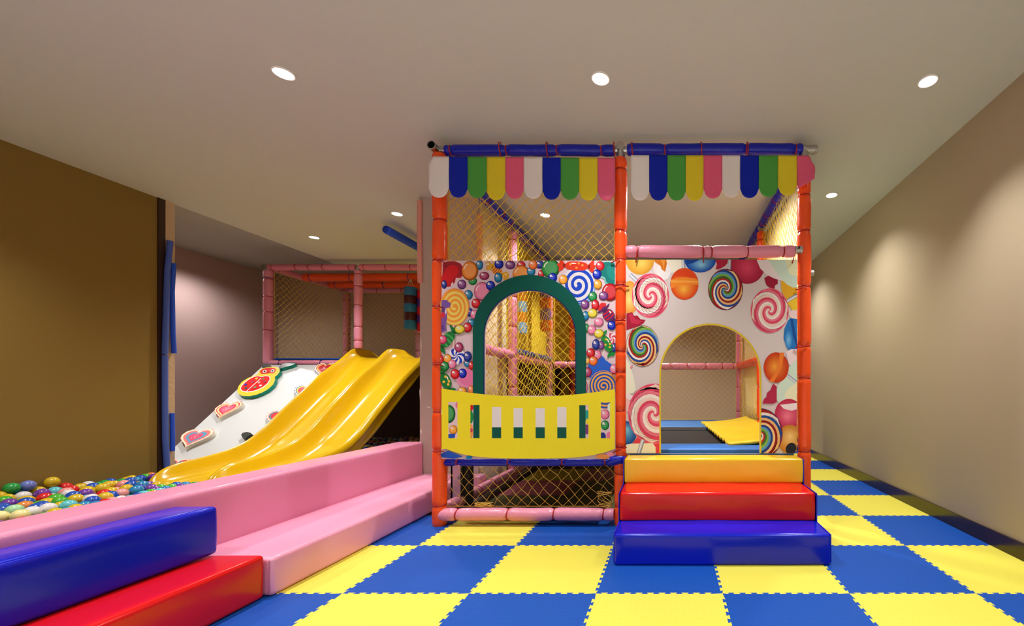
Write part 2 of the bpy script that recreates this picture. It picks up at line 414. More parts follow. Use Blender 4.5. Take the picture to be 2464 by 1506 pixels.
# ------------------------------------------------------------------ play frame
D0, D1, D2, D3 = 2.98, 4.39, 5.79, 7.0
XA, XM, XB = -1.641, -.350, .957
ZT = 2.668
fr = empty('play_frame', (-.35, 4.3, 0), 'padded pipe play frame with orange front posts and blue top beams', 'play frame')
def tz(vs, d, z0, z1): return sorted([(Z(v, d)-z0)/(z1-z0) for v in vs])
def tx(us, d, x0, x1): return [(X(u, d)-x0)/(x1-x0) for u in us]
zt = ZT-.06
padded('post', (XA, D0, 0), (XA, D0, zt+.03), ORANGE, fr, tz([455, 531, 627, 737, 877, 990, 1082, 1215], D0, 0, zt+.03), seed=1, r=.049)
padded('post', (XM, D0, 0), (XM, D0, zt+.0), ORANGE, fr, tz([409, 557, 624, 687, 770, 846, 895, 985, 1074, 1138, 1215], D0, 0, zt), seed=2, r=.046)
padded('post', (XB, D0, 0), (XB, D0, zt+.0), ORANGE, fr, tz([470, 558, 689, 833, 910, 1084], D0, 0, zt), seed=3, r=.047)
for (x, d, m, sd) in ((XA-.01, D1, PINKP, 4), (XA-.03, D2, PINKD, 5), (XA, D3, ORANGE, 6), (XB, D1, ORANGE, 7), (XB, D2, PINKD, 8), (XM, D2, PINKD, 9)):
    padded('post', (x, d, 0), (x, d, zt), m, fr, [.12, .25, .38, .5, .62, .74, .86, .97], seed=sd, r=.045, tiemat=TIEB if sd == 5 else TIE)
# top beams
padded('beam', (X(1073, D0), D0, ZT), (X(1480, D0), D0, ZT), BLUEP, fr, tx([1085, 1219, 1341, 1446], D0, X(1073, D0), X(1480, D0)), seed=11, r=.039)
padded('beam', (X(1510, D0), D0, ZT+.004), (X(1930, D0), D0, ZT+.008), BLUEP, fr, tx([1600, 1795, 1913], D0, X(1510, D0), X(1930, D0)), seed=12, r=.041)
joint((XA-.02, D0-.01, ZT), (0, 1, 0), fr, r=.030, ln=.12, hole=True); joint((XA+.035, D0, ZT), (1, 0, 0), fr, r=.027, ln=.09)
joint((XM, D0, ZT), (1, 0, 0), fr, r=.027, ln=.13); joint((XM, D0, ZT-.03), (0, 0, 1), fr, r=.031, ln=.09); joint((XM, D0-.0, ZT+.01), (0, 1, 0), fr, r=.029, ln=.10)
joint((XB+.02, D0, ZT+.005), (1, 0, 0), fr, r=.030, ln=.13, hole=True); joint((XB, D0, ZT-.03), (0, 0, 1), fr, r=.029, ln=.09)
for x in (XA-.01, XB):
    for a, c in ((D0+.06, D1-.06), (D1+.04, D2-.03), (D2+.03, D3)):
        padded('beam', (x, a, ZT), (x, c, ZT), BLUEP, fr, [.1, .3, .55, .8, .95], seed=a+x, r=.046)
    joint((x, D1, ZT), (0, 1, 0), fr, r=.03, ln=.1)
padded('beam', (XA, D2, ZT), (XB, D2, ZT), BLUEP, fr, [.1, .3, .5, .7, .9], seed=31)
# mid beams
padded('beam', (X(1507, D0), D0-.004, Z(606, D0)), (X(1912, D0), D0-.004, Z(606, D0)), PINKP, fr, tx([1534, 1692, 1712, 1796, 1882], D0, X(1507, D0), X(1912, D0)), seed=13, r=.043)
joint((X(1918, D0), D0-.03, Z(605, D0)), (1, 0, 0), fr, r=.028, ln=.05)
b = MB(); b.tube([(X(1917, D0), D0-.062, Z(602, D0)), (X(1917, D0), D0-.054, Z(602, D0))], .008, BLACK, 12); b.build('bolt', fr)
b = MB(); b.tube([(XB+.045, D0+.02, Z(664, D0)), (XB+.045, D0+.02, Z(650, D0))], .012, STEEL, 12); b.tube([(XB+.03, D0+.0, Z(657, D0)), (XB+.066, D0, Z(657, D0))], .02, STEEL, 14); b.build('pipe_clamp', fr, smooth=False)
padded('beam', (X(1068, D0), D0, Z(1112.5, D0)), (X(1480, D0), D0, Z(1112.5, D0)), BLUEP, fr, tx([1102, 1225, 1352, 1457], D0, X(1068, D0), X(1480, D0)), seed=14, r=.026)
padded('beam', (X(1470, D0), D0-.03, Z(1107, D0)), (X(1504, D0), D0-.02, Z(1103, D0)), BLUEP, fr, [], seed=15, r=.036)
padded('beam', (X(1062, D0), D0-.01, Z(1236, D0)), (X(1478, D0), D0-.01, Z(1236, D0)), PINKP, fr, tx([1103, 1224, 1334, 1453], D0, X(1062, D0), X(1478, D0)), seed=16, r=.045)
# side beams
padded('beam', (XA-.01, D0+.06, .09), (XA-.01, D2, .09), PINKP, fr, [.1, .2, .3, .5, .7], seed=17)
padded('beam', (XA-.01, D0+.06, 1.32), (XA-.01, D1-.05, 1.32), PINKP, fr, [.2, .55, .8], seed=18)
padded('beam', (XA-.01, D1+.05, 1.30), (XA-.02, D2-.05, 1.30), PINKD, fr, [.3, .7], seed=19)
padded('beam', (XA+.04, D2, 1.29), (XM, D2, 1.29), PINKD, fr, [.15, .5, .8], seed=20)
padded('beam', (XM, D2, 1.27), (XB-.04, D2, 1.27), PINKD, fr, [.1, .29, .47, .67, .85, .97], seed=21)
joint((XB-.045, D2-.01, 1.265), (1, 0, 0), fr, r=.03, ln=.05)
padded('beam', (XB, D0+.06, 1.27), (XB, D2-.05, 1.27), ORANGE, fr, [.2, .4, .6, .8], seed=22)
# steel and black uprights behind the lower net
b = MB(); b.box((X(1088, 3.25), 3.23, 0), (X(1111, 3.25), 3.26, .5), STEEL); b.box((X(1088, 3.25), 3.23, 0), (X(1092, 3.25), 3.30, .5), STEEL)
b.tube([(X(1100, 3.22), 3.215, Z(1151, 3.22)), (X(1100, 3.22), 3.235, Z(1151, 3.22))], .012, STEEL, 6); b.build('steel_leg', fr)
b = MB(); b.box((X(1112, 3.3), 3.29, 0), (X(1131, 3.3), 3.36, .5), mat('1C2A20', .4, 'dark')); b.build('square_leg', fr)
# decks
b = MB(); b.box((XA+.06, D0+.09, .43), (XM-.03, D2-.06, .47), mat('3A2A22', .7, 'deck')); b.build('deck', fr)
b = MB(); softbox(b, (XA-.24, D1+.05, 1.335), (XA+.035, D2-.07, 1.395), mat('1C4AA0', .4, 'foam'), r=.02, puff=.002, n=8); weld(b.build('deck_pad', fr, smooth=True))
b = MB(); b.box((-1.915, D2+.06, 1.30), (-1.0, DB-.08, 1.36), mat('3A2A22', .7, 'deck')); b.build('deck', fr)

# pale sheet behind the right side net
b = MB(); n = 30
vs = []; fs = []
for i in range(n+1):
    for j in range(9):
        y = D0+.12+(D2-.12-D0-.05)*i/n; z = .5+2.12*j/8
        vs.append((XB+.062+.004*math.sin(i*1.1), y, z))
for i in range(n):
    for j in range(8): fs.append((i*9+j, (i+1)*9+j, (i+1)*9+j+1, i*9+j+1))
b.add(vs, fs, mat('F8F2CC', .5, 'sheet')); o = b.build('side_sheet', smooth=True)
md = o.modifiers.new('s', 'SOLIDIFY'); md.thickness = .003
tag(o, 'pale yellow vinyl sheet closing the right side of the frame behind a net', 'sheet')

# nets
CELL = .0745
net('rope_net', (X(1074, D0+.02), D0+.045, .50), (1, 0, 0), (0, 0, 1), X(1480, D0)-X(1074, D0), 2.09, CELL, 'yellow rope net across the front of the left bay, behind the arch', rad=.0022)
net('rope_net', (X(1070, D0), D0+.03, .125), (1, 0, 0), (0, 0, 1), X(1478, D0)-X(1070, D0), .31, .083, 'yellow rope net low on the frame above the bottom pink beam', m=mat('CBA040', .7, 'rope'), sag=.02, jit=.009)
net('rope_net', (XA+.0, D0+.07, .5), (0, 1, 0), (0, 0, 1), D1-D0-.14, 2.12, CELL, 'yellow rope net on the left side of the frame, front bay', sag=-.03)
net('rope_net', (XA+.055, D1-.03, .5), (0, 1, 0), (0, 0, 1), D2-D1, 2.12, .085, 'yellow rope net on the left side of the frame, rear bay', sag=.02)
net('rope_net', (XB+.0, D0+.08, .55), (0, 1, 0), (0, 0, 1), D2-D0-.16, 2.08, CELL, 'yellow rope net on the right side of the frame before the pale sheet', sag=.02)
net('rope_net', (XM-.2, D2-.055, .55), (1, 0, 0), (0, 0, 1), XB-XM+.15, 1.4, CELL, 'yellow rope net closing the back of the trampoline bay', rad=.0014, sag=.01)
net('rope_net', (XA+.05, D2-.06, 1.34), (1, 0, 0), (0, 0, 1), 1.1, 1.3, .085, 'yellow rope net across the rear of the left bay', rad=.0016)
# loose rope tangle on the bottom beam
for k, (uc, w, seed_) in enumerate(((1165, 24, 1), (1455, 20, 2))):
    b = MB(); rr = random.Random(seed_); pts = []
    for i in range(60):
        t = i/59*2*PI*6
        pts.append((X(uc+w*math.cos(t*1.13+seed_)*rr.uniform(.7, 1), D0), D0+.0+.02*math.sin(t*1.7), .128+.014*(1+math.sin(t*.9))+(0.10 if k else 0)*max(0, math.sin(t*.31))))
    sm = []
    for i in range(len(pts)-1):
        for q in range(3): sm.append(Vector(pts[i]).lerp(Vector(pts[i+1]), q/3))
    b.tube(sm, .0022, mat('CBA040', .7, 'rope'), 5); tag(b.build('loose_rope', smooth=True), ('tangle of loose yellow rope on the bottom pink beam, left' if k == 0 else 'tangle of loose yellow rope beside the middle orange post'), 'rope')

# ------------------------------------------------------------------ awnings
AC = {'w': 'EDE6E8', 'b': '0020B4', 'g': '4FA447', 'y': 'E6D22E', 'p': 'E9608A'}
def awning(bounds, tops, bots, name, label, left_flare=0, right_fold=0, ties=()):
    root = empty(name, (X((bounds[0]+bounds[-1])/2, 2.92), 2.92, Z(377, 2.92)), label, 'awning')
    dA = 2.915
    for k in range(10):
        u0, u1 = bounds[k], bounds[k+1]; col = 'wbgyp'[k % 5]
        nx, nz = 8, 18; vs = []; fs = []
        for j in range(nz+1):
            for i in range(nx+1):
                s = i/nx; t = j/nz
                u = u0+(u1-u0)*s; top = tops[0]+(tops[1]-tops[0])*((u-bounds[0])/(bounds[-1]-bounds[0]))
                bt = bots[k]; e = abs(2*s-1)
                vb = bt-34*(1-math.sqrt(max(0, 1-(e*.985)**2.2)))*0.8
                if right_fold and k == 9: vb = bt+3-27*s
                v = top+(vb-top)*t
                y = dA-.012*math.sin(PI*s)*t-.03*t*t+.006*noise.noise(Vector((k*.7+s, t*2, 3)))
                if left_flare and k == 0:
                    if s < .6 and t < .22: u += (0.22-t)/.22*10*(1-s/.6)
                    y -= .03*(1-s)*t
                if right_fold and k == 9:
                    u += (4+8*math.sin(min(1, t*1.15)*PI*.8))*s*min(1, t*2.2)-6*s*(1-t); y -= .05*s*t
                vs.append(P(u, v, y))
        for j in range(nz):
            for i in range(nx): fs.append((j*(nx+1)+i, (j+1)*(nx+1)+i, (j+1)*(nx+1)+i+1, j*(nx+1)+i+1))
        b = MB(); b.add(vs, fs, mat(AC[col], .5, 'awning', bump=.03, scale=30)); o = b.build('stripe', root, smooth=True)
        md = o.modifiers.new('s', 'SOLIDIFY'); md.thickness = .003
        o['label'] = {'w': 'white', 'b': 'blue', 'g': 'green', 'y': 'yellow', 'p': 'pink'}[col]+' stripe'
    for u in ties:
        b = MB(); pts = []
        for i in range(15):
            t = i/14
            a = -PI*.95+2*PI*.62*t
            pts.append((X(u, D0)+.006*t, D0-.001+.052*math.sin(a)*(-1) if False else D0-.05*math.cos((t-.5)*PI*1.0)-.004, ZT+.048*math.cos(t*PI*.9)-(.05*max(0, t-.75)*4*.4)))
        b.tube(pts, .0042, TIE, 8)
        b.ring(Vector(pts[-1])+Vector((0, -.004, -.004)), (0, 1, 0), .007, .003, mat('5A0A0C', .5, 'tie'), n=12)
        b.build('tie', root, smooth=True)
awning([1032, 1080, 1125, 1171, 1216, 1260, 1305, 1349, 1393, 1438, 1480], (376, 380), [475, 475, 476, 481, 478, 478, 480, 480, 482, 482], 'striped_awning',
       'striped scalloped vinyl awning above the candy panel, left of the two', left_flare=1, ties=(1206, 1318, 1478))
awning([1518, 1562, 1606, 1650, 1693, 1738, 1781, 1826, 1872, 1918, 1952], (373, 374), [482, 482, 482, 483, 477, 475, 476, 473, 470, 452], 'striped_awning',
       'striped scalloped vinyl awning above the pink beam, its right end folded', right_fold=1, ties=(1521, 1686, 1796))

# ------------------------------------------------------------------ printed panels
DPN = 2.945
class Art:
    def __init__(s, d, clip): s.d = d; s.clip = clip; s.k = 0; s.mb = MB()
    def poly(s, pts, col, clip=None, raw=False):
        c = clip or s.clip
        for (ax, lim, sg) in ((0, c[0], 1), (0, c[1], -1), (1, c[2], 1), (1, c[3], -1)):
            out = []
            for i in range(len(pts)):
                a = pts[i]; e = pts[(i+1) % len(pts)]; ia = sg*(a[ax]-lim) >= 0; ie = sg*(e[ax]-lim) >= 0
                if ia: out.append(a)
                if ia != ie:
                    t = (lim-a[ax])/(e[ax]-a[ax]); out.append((a[0]+(e[0]-a[0])*t, a[1]+(e[1]-a[1])*t))
            pts = out
            if len(pts) < 3: return
        y = s.d-.0006-s.k*.000018; s.k += 1
        ar = sum(pts[i][0]*pts[(i+1) % len(pts)][1]-pts[(i+1) % len(pts)][0]*pts[i][1] for i in range(len(pts)))
        if abs(ar) < .5: return
        if ar > 0: pts = pts[::-1]
        s.mb.add([(X(u, s.d), y, Z(v, s.d)) for u, v in pts], [tuple(range(len(pts)))], printed(col))
    def same(s): s.k -= 1
    def ell(s, u, v, rx, ry, col, rot=0, clip=None, n=28):
        c, q = math.cos(rot), math.sin(rot)
        s.poly([(u+rx*math.cos(t)*c-ry*math.sin(t)*q, v+rx*math.cos(t)*q+ry*math.sin(t)*c) for t in [2*PI*i/n for i in range(n)]], col, clip)
    def strip(s, quads, col, clip=None):
        k = s.k
        for q in quads: s.k = k; s.poly(q, col, clip)
        s.k = k+1
def shade(h, f):
    r = [int(h[i:i+2], 16) for i in (0, 2, 4)]
    r = [max(0, min(255, int(c*f if f <= 1 else c+(255-c)*(f-1)))) for c in r]
    return '%02X%02X%02X' % tuple(r)
def candy(a, u, v, rx, ry, col, clip=None, big=False):
    a.ell(u, v, rx, ry, shade(col, .62), clip=clip)
    a.ell(u-rx*.08, v-ry*.06, rx*.86, ry*.86, col, clip=clip)
    if big:
        a.ell(u-rx*.02, v-ry*.05, rx*.68, ry*.68, shade(col, 1.18), clip=clip)
        a.strip([[(u-rx*.80*math.cos(t), v-ry*.80*math.sin(t)), (u-rx*.80*math.cos(t+.12), v-ry*.80*math.sin(t+.12)), (u-rx*.70*math.cos(t+.12), v-ry*.70*math.sin(t+.12)), (u-rx*.70*math.cos(t), v-ry*.70*math.sin(t))] for t in [.15+.12*i for i in range(8)]], 'F4EEE4', clip)
    else:
        a.ell(u-rx*.15, v-ry*.15, rx*.6, ry*.6, shade(col, 1.22), clip=clip, n=20)
        a.ell(u-rx*.42, v-ry*.38, rx*.24, ry*.26, 'E9E6EC', clip=clip, n=14)
        a.ell(u-rx*.08, v-ry*.22, rx*.11, ry*.13, 'F4F0F4', clip=clip, n=10)
def swirl(a, u, v, rx, ry, cols, turns=.9, rev=1, clip=None, base=None, ph=0, rim=None):
    n = len(cols)
    if rim: a.ell(u, v, rx*1.02, ry*1.02, rim, clip=clip, n=48)
    a.ell(u, v, rx, ry, cols[0], clip=clip, n=48)
    rs = [0.02+.98*(i/22) for i in range(23)]
    for k in range(n):
        quads = []
        for i in range(22):
            r0, r1 = rs[i], rs[i+1]
            def ang(r, kk): return ph+rev*(2*PI*kk/n+2*PI*turns*(r**.75))
            def pt(r, t): return (u+rx*r*math.cos(t), v+ry*r*math.sin(t))
            sub = max(1, int(14/n))
            for q in range(sub):
                k0, k1 = k+q/sub, k+(q+1)/sub
                quads.append([pt(r0, ang(r0, k0)), pt(r1, ang(r1, k0)), pt(r1, ang(r1, k1)), pt(r0, ang(r0, k1))])
        a.strip(quads, cols[k], clip)
def spiral(a, u, v, rx, ry, c0, c1, turns=3.5, wd=.5, rim=None, ph=0, clip=None, rev=1):
    if rim: a.ell(u, v, rx*1.04, ry*1.04, rim, clip=clip, n=48)
    a.ell(u, v, rx, ry, c0, clip=clip, n=48)
    quads = []; n = int(turns*26)
    for i in range(n):
        t0, t1 = i/n, (i+1)/n
        def pt(t, w):
            an = ph+rev*2*PI*turns*t; r = min(1, max(0, (t*turns+w)/(turns+.0)))
            return (u+rx*r*math.cos(an), v+ry*r*math.sin(an))
        quads.append([pt(t0, 0), pt(t1, 0), pt(t1, wd), pt(t0, wd)])
    a.strip(quads, c1, clip)
def wrapped(a, u, v, ln, w, ang, col, c2, dots=False, stripes=0, clip=None):
    c, s = math.cos(ang), math.sin(ang)
    def T(x, y): return (u+x*c-y*s, v+x*s+y*c)
    for sg in (-1, 1):
        a.poly([T(sg*ln*.48, 0), T(sg*ln*.72, -w*.62), T(sg*ln*.84, -w*.72), T(sg*ln*.82, -w*.25), T(sg*ln*.95, -.1*w), T(sg*ln*.84, w*.25), T(sg*ln*.86, w*.7), T(sg*ln*.7, w*.55)], col, clip)
        a.poly([T(sg*ln*.46, -w*.2), T(sg*ln*.68, -w*.15), T(sg*ln*.62, 0), T(sg*ln*.68, w*.2), T(sg*ln*.46, w*.2)], shade(col, .6), clip)
    n = 24
    a.poly([T(ln*.55*math.copysign(abs(math.cos(t))**.7, math.cos(t)), w*.5*math.copysign(abs(math.sin(t))**.8, math.sin(t))) for t in [2*PI*i/n for i in range(n)]], col, clip)
    for k in range(stripes):
        x0 = ln*(-.42+.84*k/stripes); x1 = x0+ln*.42/stripes
        def hy(x): return w*.5*math.sqrt(max(0, 1-(x/(ln*.56))**2))*.97
        a.poly([T(x0, -hy(x0)), T(x1, -hy(x1)), T((x1+x0)/2+ln*.1, 0), T(x1, hy(x1)), T(x0, hy(x0)), T(x0+ln*.08, 0)], c2, clip)
    if dots:
        for q, (x, y) in enumerate(((-.3, -.15), (0, .2), (.28, -.12), (.1, -.3))): 
            p = T(x*ln, y*w); a.ell(p[0], p[1], w*.13, w*.13, c2, clip=clip, n=12)
    p = T(-ln*.15, -w*.28); a.ell(p[0], p[1], ln*.14, w*.07, 'F6E6DA', rot=ang, clip=clip, n=12)

def arch_pts(uc, vc, r, vb, n=40, ry=None):
    ry = ry or r
    return [(uc-r, vb)]+[(uc-r*math.cos(PI*i/n), vc-ry*math.sin(PI*i/n)) for i in range(n+1)]+[(uc+r, vb)]
def panel_board(name, parent, u0, u1, v0, v1, arch, d, m, th=.012, u1b=None):
    """board with an arched hole, built as strips left/right/top of the arch"""
    b = MB(); u1b = u1b or u1
    uc, vc, r, vb = arch
    def W(u, v, y=d): return Vector((X(u, d), y, Z(v, d)))
    n = 40
    ap = [(uc-r*math.cos(PI*i/n), vc-r*math.sin(PI*i/n)) for i in range(n+1)]
    def ur(v): return u1+(u1b-u1)*(v-v0)/(v1-v0)
    quads = []
    quads.append([(u0, vc), (uc-r, vc), (uc-r, vb), (u0, vb)]); quads.append([(uc+r, vc), (ur(vc), vc), (ur(vb), vb), (uc+r, vb)])
    if vb < v1: quads.append([(u0, vb), (ur(vb), vb), (ur(v1), v1), (u0, v1)])
    quads.append([(u0, v0), (uc-r, v0), (uc-r, vc), (u0, vc)]); quads.append([(uc+r, v0), (u1, v0), (ur(vc), vc), (uc+r, vc)])
    for i in range(n): quads.append([(ap[i][0], v0), (ap[i+1][0], v0), ap[i+1], ap[i]])
    for q in quads:
        b.add([W(*p) for p in q], [(3, 2, 1, 0)], m); b.add([W(p[0], p[1], d+th) for p in q], [(0, 1, 2, 3)], m)
    loop = [(uc-r, vb)]+ap+[(uc+r, vb)]
    for i in range(len(loop)-1):
        b.add([W(*loop[i]), W(*loop[i+1]), W(loop[i+1][0], loop[i+1][1], d+th), W(loop[i][0], loop[i][1], d+th)], [(0, 1, 2, 3)], m)
    out = [(u0, v0), (u1, v0), (ur(v1), v1), (u0, v1)]
    for i in range(4):
        p, q = out[i], out[(i+1) % 4]
        b.add([W(*p), W(*q), W(q[0], q[1], d+th), W(p[0], p[1], d+th)], [(3, 2, 1, 0)], m)
    return b.build(name, parent)

RED, OR, PK_, NAVY, BL, TEAL, GRN, PUR, MAR, YE = 'D01824', 'EE8A34', 'E67AA8', '1E2F92', '0C24B8', '1878B0', '1E8C46', '7A3C86', 'A83468', 'E4D23C'
LILAC = 'E0C8D4'
# ---- left candy panel
lp = empty('candy_panel', (X(1276, DPN), DPN, Z(1104, DPN)), 'printed candy panel with a green arch window and yellow balcony rail', 'printed panel')
panel_board('board', lp, 1061, 1481, 627, 1104, (1276, 809, 109, 952), DPN, printed(LILAC))
a = Art(DPN, (1061, 1481, 627, 1104)); S_ = 4.302
def c_(x, y): return (1040+x/S_, 610+y/S_)
def cd(x, y, rx, ry, col, big=False, clip=None): u, v = c_(x, y); candy(a, u, v, rx/S_, ry/S_, col, big=big, clip=clip)
# red heart candy
u, v = c_(215, 205)
hp = [(110, 100), (160, 80), (230, 78), (290, 100), (335, 160), (330, 220), (290, 255), (245, 250), (235, 300), (190, 342), (130, 345), (100, 330)]
a.poly([c_(*p) for p in hp], 'C41A26'); a.poly([c_(p[0]*.93+12, p[1]*.9+12) for p in hp], '9C2430'); a.ell(*c_(205, 185), 17, 15, 'D01C24', rot=-.6); a.ell(*c_(160, 250), 14, 19, 'D01C24', rot=.5)
a.ell(*c_(318, 190), 1.8, 8, 'F6E6E6', rot=.1); a.ell(*c_(205, 315), 1.6, 5, 'F6E6E6', rot=.5)
cd(490, 120, 38, 50, TEAL); cd(420, 285, 45, 42, GRN); cd(392, 180, 86, 102, OR, True); cd(308, 320, 47, 50, PUR); cd(540, 232, 52, 43, MAR)
cd(125, 320, 28, 45, NAVY)
for (x, y) in ((585, 125), (765, 230)):
    a.poly([c_(x-35, y-30), c_(x+5, y-45), c_(x+35, y-15), c_(x+25, y+20), c_(x+30, y+50), c_(x-30, y+45), c_(x-20, y)], 'DDA838'); a.ell(*c_(x-8, y-15), 3.5, 2, 'F6EBD0')
wrapped(a, *c_(672, 180), 24, 20, .7, 'E8B030', 'C8202C', stripes=4); cd(692, 110, 47, 50, BL); cd(685, 250, 42, 53, TEAL)
cd(520, 395, 86, 100, PK_, True); cd(605, 332, 47, 50, BL); cd(376, 428, 45, 50, TEAL); cd(455, 517, 47, 50, RED)
cd(810, 120, 52, 45, PUR); cd(922, 125, 45, 47, RED); cd(925, 215, 92, 92, OR, True); cd(1025, 187, 45, 45, TEAL)
cd(1115, 115, 45, 42, NAVY); cd(1045, 118, 46, 50, 'EC7030'); cd(1130, 215, 32, 45, RED); cd(1228, 155, 95, 98, '2E8C44', True); cd(1248, 250, 47, 50, BL)
# blue and white swirl
u, v = c_(1510, 325)
a.ell(u+4, v+8, 37, 42, '6FA6E0'); a.ell(u-3, v+4, 37, 42, '1C48C8')
spiral(a, u, v, 38, 42, '1C48C8', 'E2DDE6', turns=2.6, wd=.5, ph=2.2, rim='D8E0EE')
wrapped(a, *c_(1495, 130), 50, 22, .05, 'DC3A24', 'F09A48', dots=True); cd(1358, 270, 46, 50, 'F0A030')
# teal heart at the corner
a.poly([c_(*p) for p in [(1690, 140), (1740, 90), (1820, 80), (1890, 95), (1890, 345), (1840, 345), (1790, 310), (1780, 265), (1720, 240)]], '7FC0BE')
a.poly([c_(*p) for p in [(1700, 140), (1750, 95), (1820, 88), (1890, 100), (1890, 330), (1850, 325), (1805, 300), (1790, 250), (1730, 220)]], '167A78'); a.ell(*c_(1850, 200), 9, 18, '1E8A84', rot=-.3)
a.ell(*c_(1850, 333), 7, 2, 'F0F6F6')
cd(1740, 130, 45, 50, RED); cd(1708, 215, 46, 50, BL); cd(1716, 322, 44, 50, 'F0A030'); cd(1842, 400, 84, 92, 'C41A26', True); cd(1775, 440, 50, 46, PUR)
cd(1662, 445, 46, 50, GRN); cd(1583, 528, 46, 48, PUR)
a.poly([c_(*p) for p in [(1715, 560), (1750, 510), (1800, 515), (1800, 570), (1775, 600), (1720, 590)]], 'DC3038'); cd(1690, 533, 40, 56, RED)
wrapped(a, *c_(1828, 640), 26, 27, .9, '602A68', 'D02030', stripes=3)
cd(1590, 645, 36, 50, TEAL); cd(1662, 618, 50, 46, YE); cd(1727, 710, 50, 46, PK_); cd(1600, 770, 25, 45, GRN); cd(1655, 790, 46, 50, PK_)
swirl(a, *c_(1860, 880), 12, 14, ['F2E0E4', 'D04068']*4, .3)
wrapped(a, *c_(1810, 935), 36, 21, 1.1, '1E8A3E', 'EABC40', dots=True); cd(1860, 745, 45, 48, BL); cd(1728, 828, 50, 45, YE)
cd(1750, 952, 35, 48, PUR); cd(1697, 942, 40, 56, NAVY); cd(1885, 975, 20, 50, NAVY)
# blue bear shaped gummy: plain blob
a.ell(*c_(1735, 1190), 28, 23, '2A62D6'); a.ell(*c_(1755, 1110), 9, 13, '2A62D6', rot=-.5); a.ell(*c_(1825, 1170), 12, 9, '2A62D6', rot=.6); a.ell(*c_(1650, 1210), 9, 20, '2A62D6')
cd(1610, 1110, 25, 32, 'F0B040'); cd(1710, 1050, 45, 50, PK_); cd(1643, 1030, 46, 50, RED); cd(1670, 1112, 46, 50, 'EC7030'); cd(1610, 1228, 44, 53, MAR)
cd(1590, 1385, 22, 60, PK_)
spiral(a, *c_(1775, 1372), 34, 36, '2450B8', 'EFAE52', turns=4.4, wd=.5, rim='F0A858', ph=.4); cd(1885, 1195, 45, 50, PK_)
# left column
u, v = c_(235, 555)
cd(395, 612, 36, 44, NAVY); cd(440, 632, 40, 50, PK_)
a.poly([c_(215, 740), c_(235, 740), c_(232, 980), c_(218, 980)], 'EDC0B4')
spiral(a, u, v, 34, 43, 'F09A3C', 'EFD468', turns=3.6, wd=.52, rim='E8893A', ph=.6)
a.poly([c_(*p) for p in [(100, 485), (150, 480), (200, 520), (185, 560), (150, 565), (160, 620), (155, 700), (140, 740), (150, 800), (100, 820)]], '7A55A8')
a.ell(*c_(115, 640), 5, 7, 'D83048'); a.ell(*c_(145, 600), 2, 7, 'E6D8F4'); a.ell(*c_(115, 770), 3, 7, '5A3C94')
cd(410, 718, 40, 42, TEAL); cd(370, 767, 46, 52, RED); wrapped(a, *c_(165, 890), 38, 25, -.9, '1E7A3C', '49A85C', stripes=3); cd(292, 785, 52, 45, YE); cd(115, 892, 44, 46, 'E0487C')
swirl(a, *c_(258, 1062), 20, 20, ['F0ECF4', '1A3CC0']*6, .22); cd(283, 973, 45, 53, MAR)
cd(165, 1090, 42, 48, 'F0A030'); cd(95, 1100, 30, 52, RED); cd(370, 1140, 36, 36, TEAL); cd(372, 1068, 42, 55, NAVY); cd(410, 1160, 28, 45, RED); cd(213, 1146, 44, 48, PK_)
wrapped(a, *c_(145, 1320), 34, 24, 1.2, '1E7A3C', 'F0C048', dots=True); cd(135, 1168, 46, 50, GRN)
a.ell(*c_(355, 1290), 24, 23, 'E490BA'); a.ell(*c_(370, 1285), 20, 19, 'E278AC'); cd(320, 1240, 44, 50, BL); cd(243, 1248, 48, 52, RED)
cd(315, 1425, 46, 46, 'F0A030'); cd(410, 1410, 35, 48, 'EC7030')
# strip under the yellow rail
a.poly([(1061, 1092), (1080, 1084), (1115, 1098), (1095, 1103), (1065, 1100)], '2456C0'); a.ell(1130, 1100, 8, 4, '1878B0'); a.ell(1450, 1098, 16, 6, 'E8904A'); a.ell(1470, 1092, 10, 6, 'E890AA')
# green arch border
gb = 'G'; GRC = '02564C'
ao = arch_pts(1275, 798, 136, 1054, 48); ai = arch_pts(1276, 809, 109, 952, 48)
qs = []
for i in range(len(ao)-1):
    q = [ao[i], ao[i+1], ai[i+1], ai[i]]; qs.append(q)
qs[0] = [(1139, 1054), ao[1], ai[1], (1167, 1054)]; qs[-1] = [ao[-2], (1411, 1054), (1385, 1054), ai[-2]]
a.strip(qs, GRC)
nv = []; ai2 = arch_pts(1276, 809, 111.2, 952, 48)
for i in range(len(ai)-1): nv.append([ai2[i], ai2[i+1], ai[i+1], ai[i]])
a.strip(nv, '101C5C')
a.poly([(1165, 953), (1387, 953), (1387, 1054), (1165, 1054)], 'E6E0E6')
a.mb.build('printed_candies', lp)
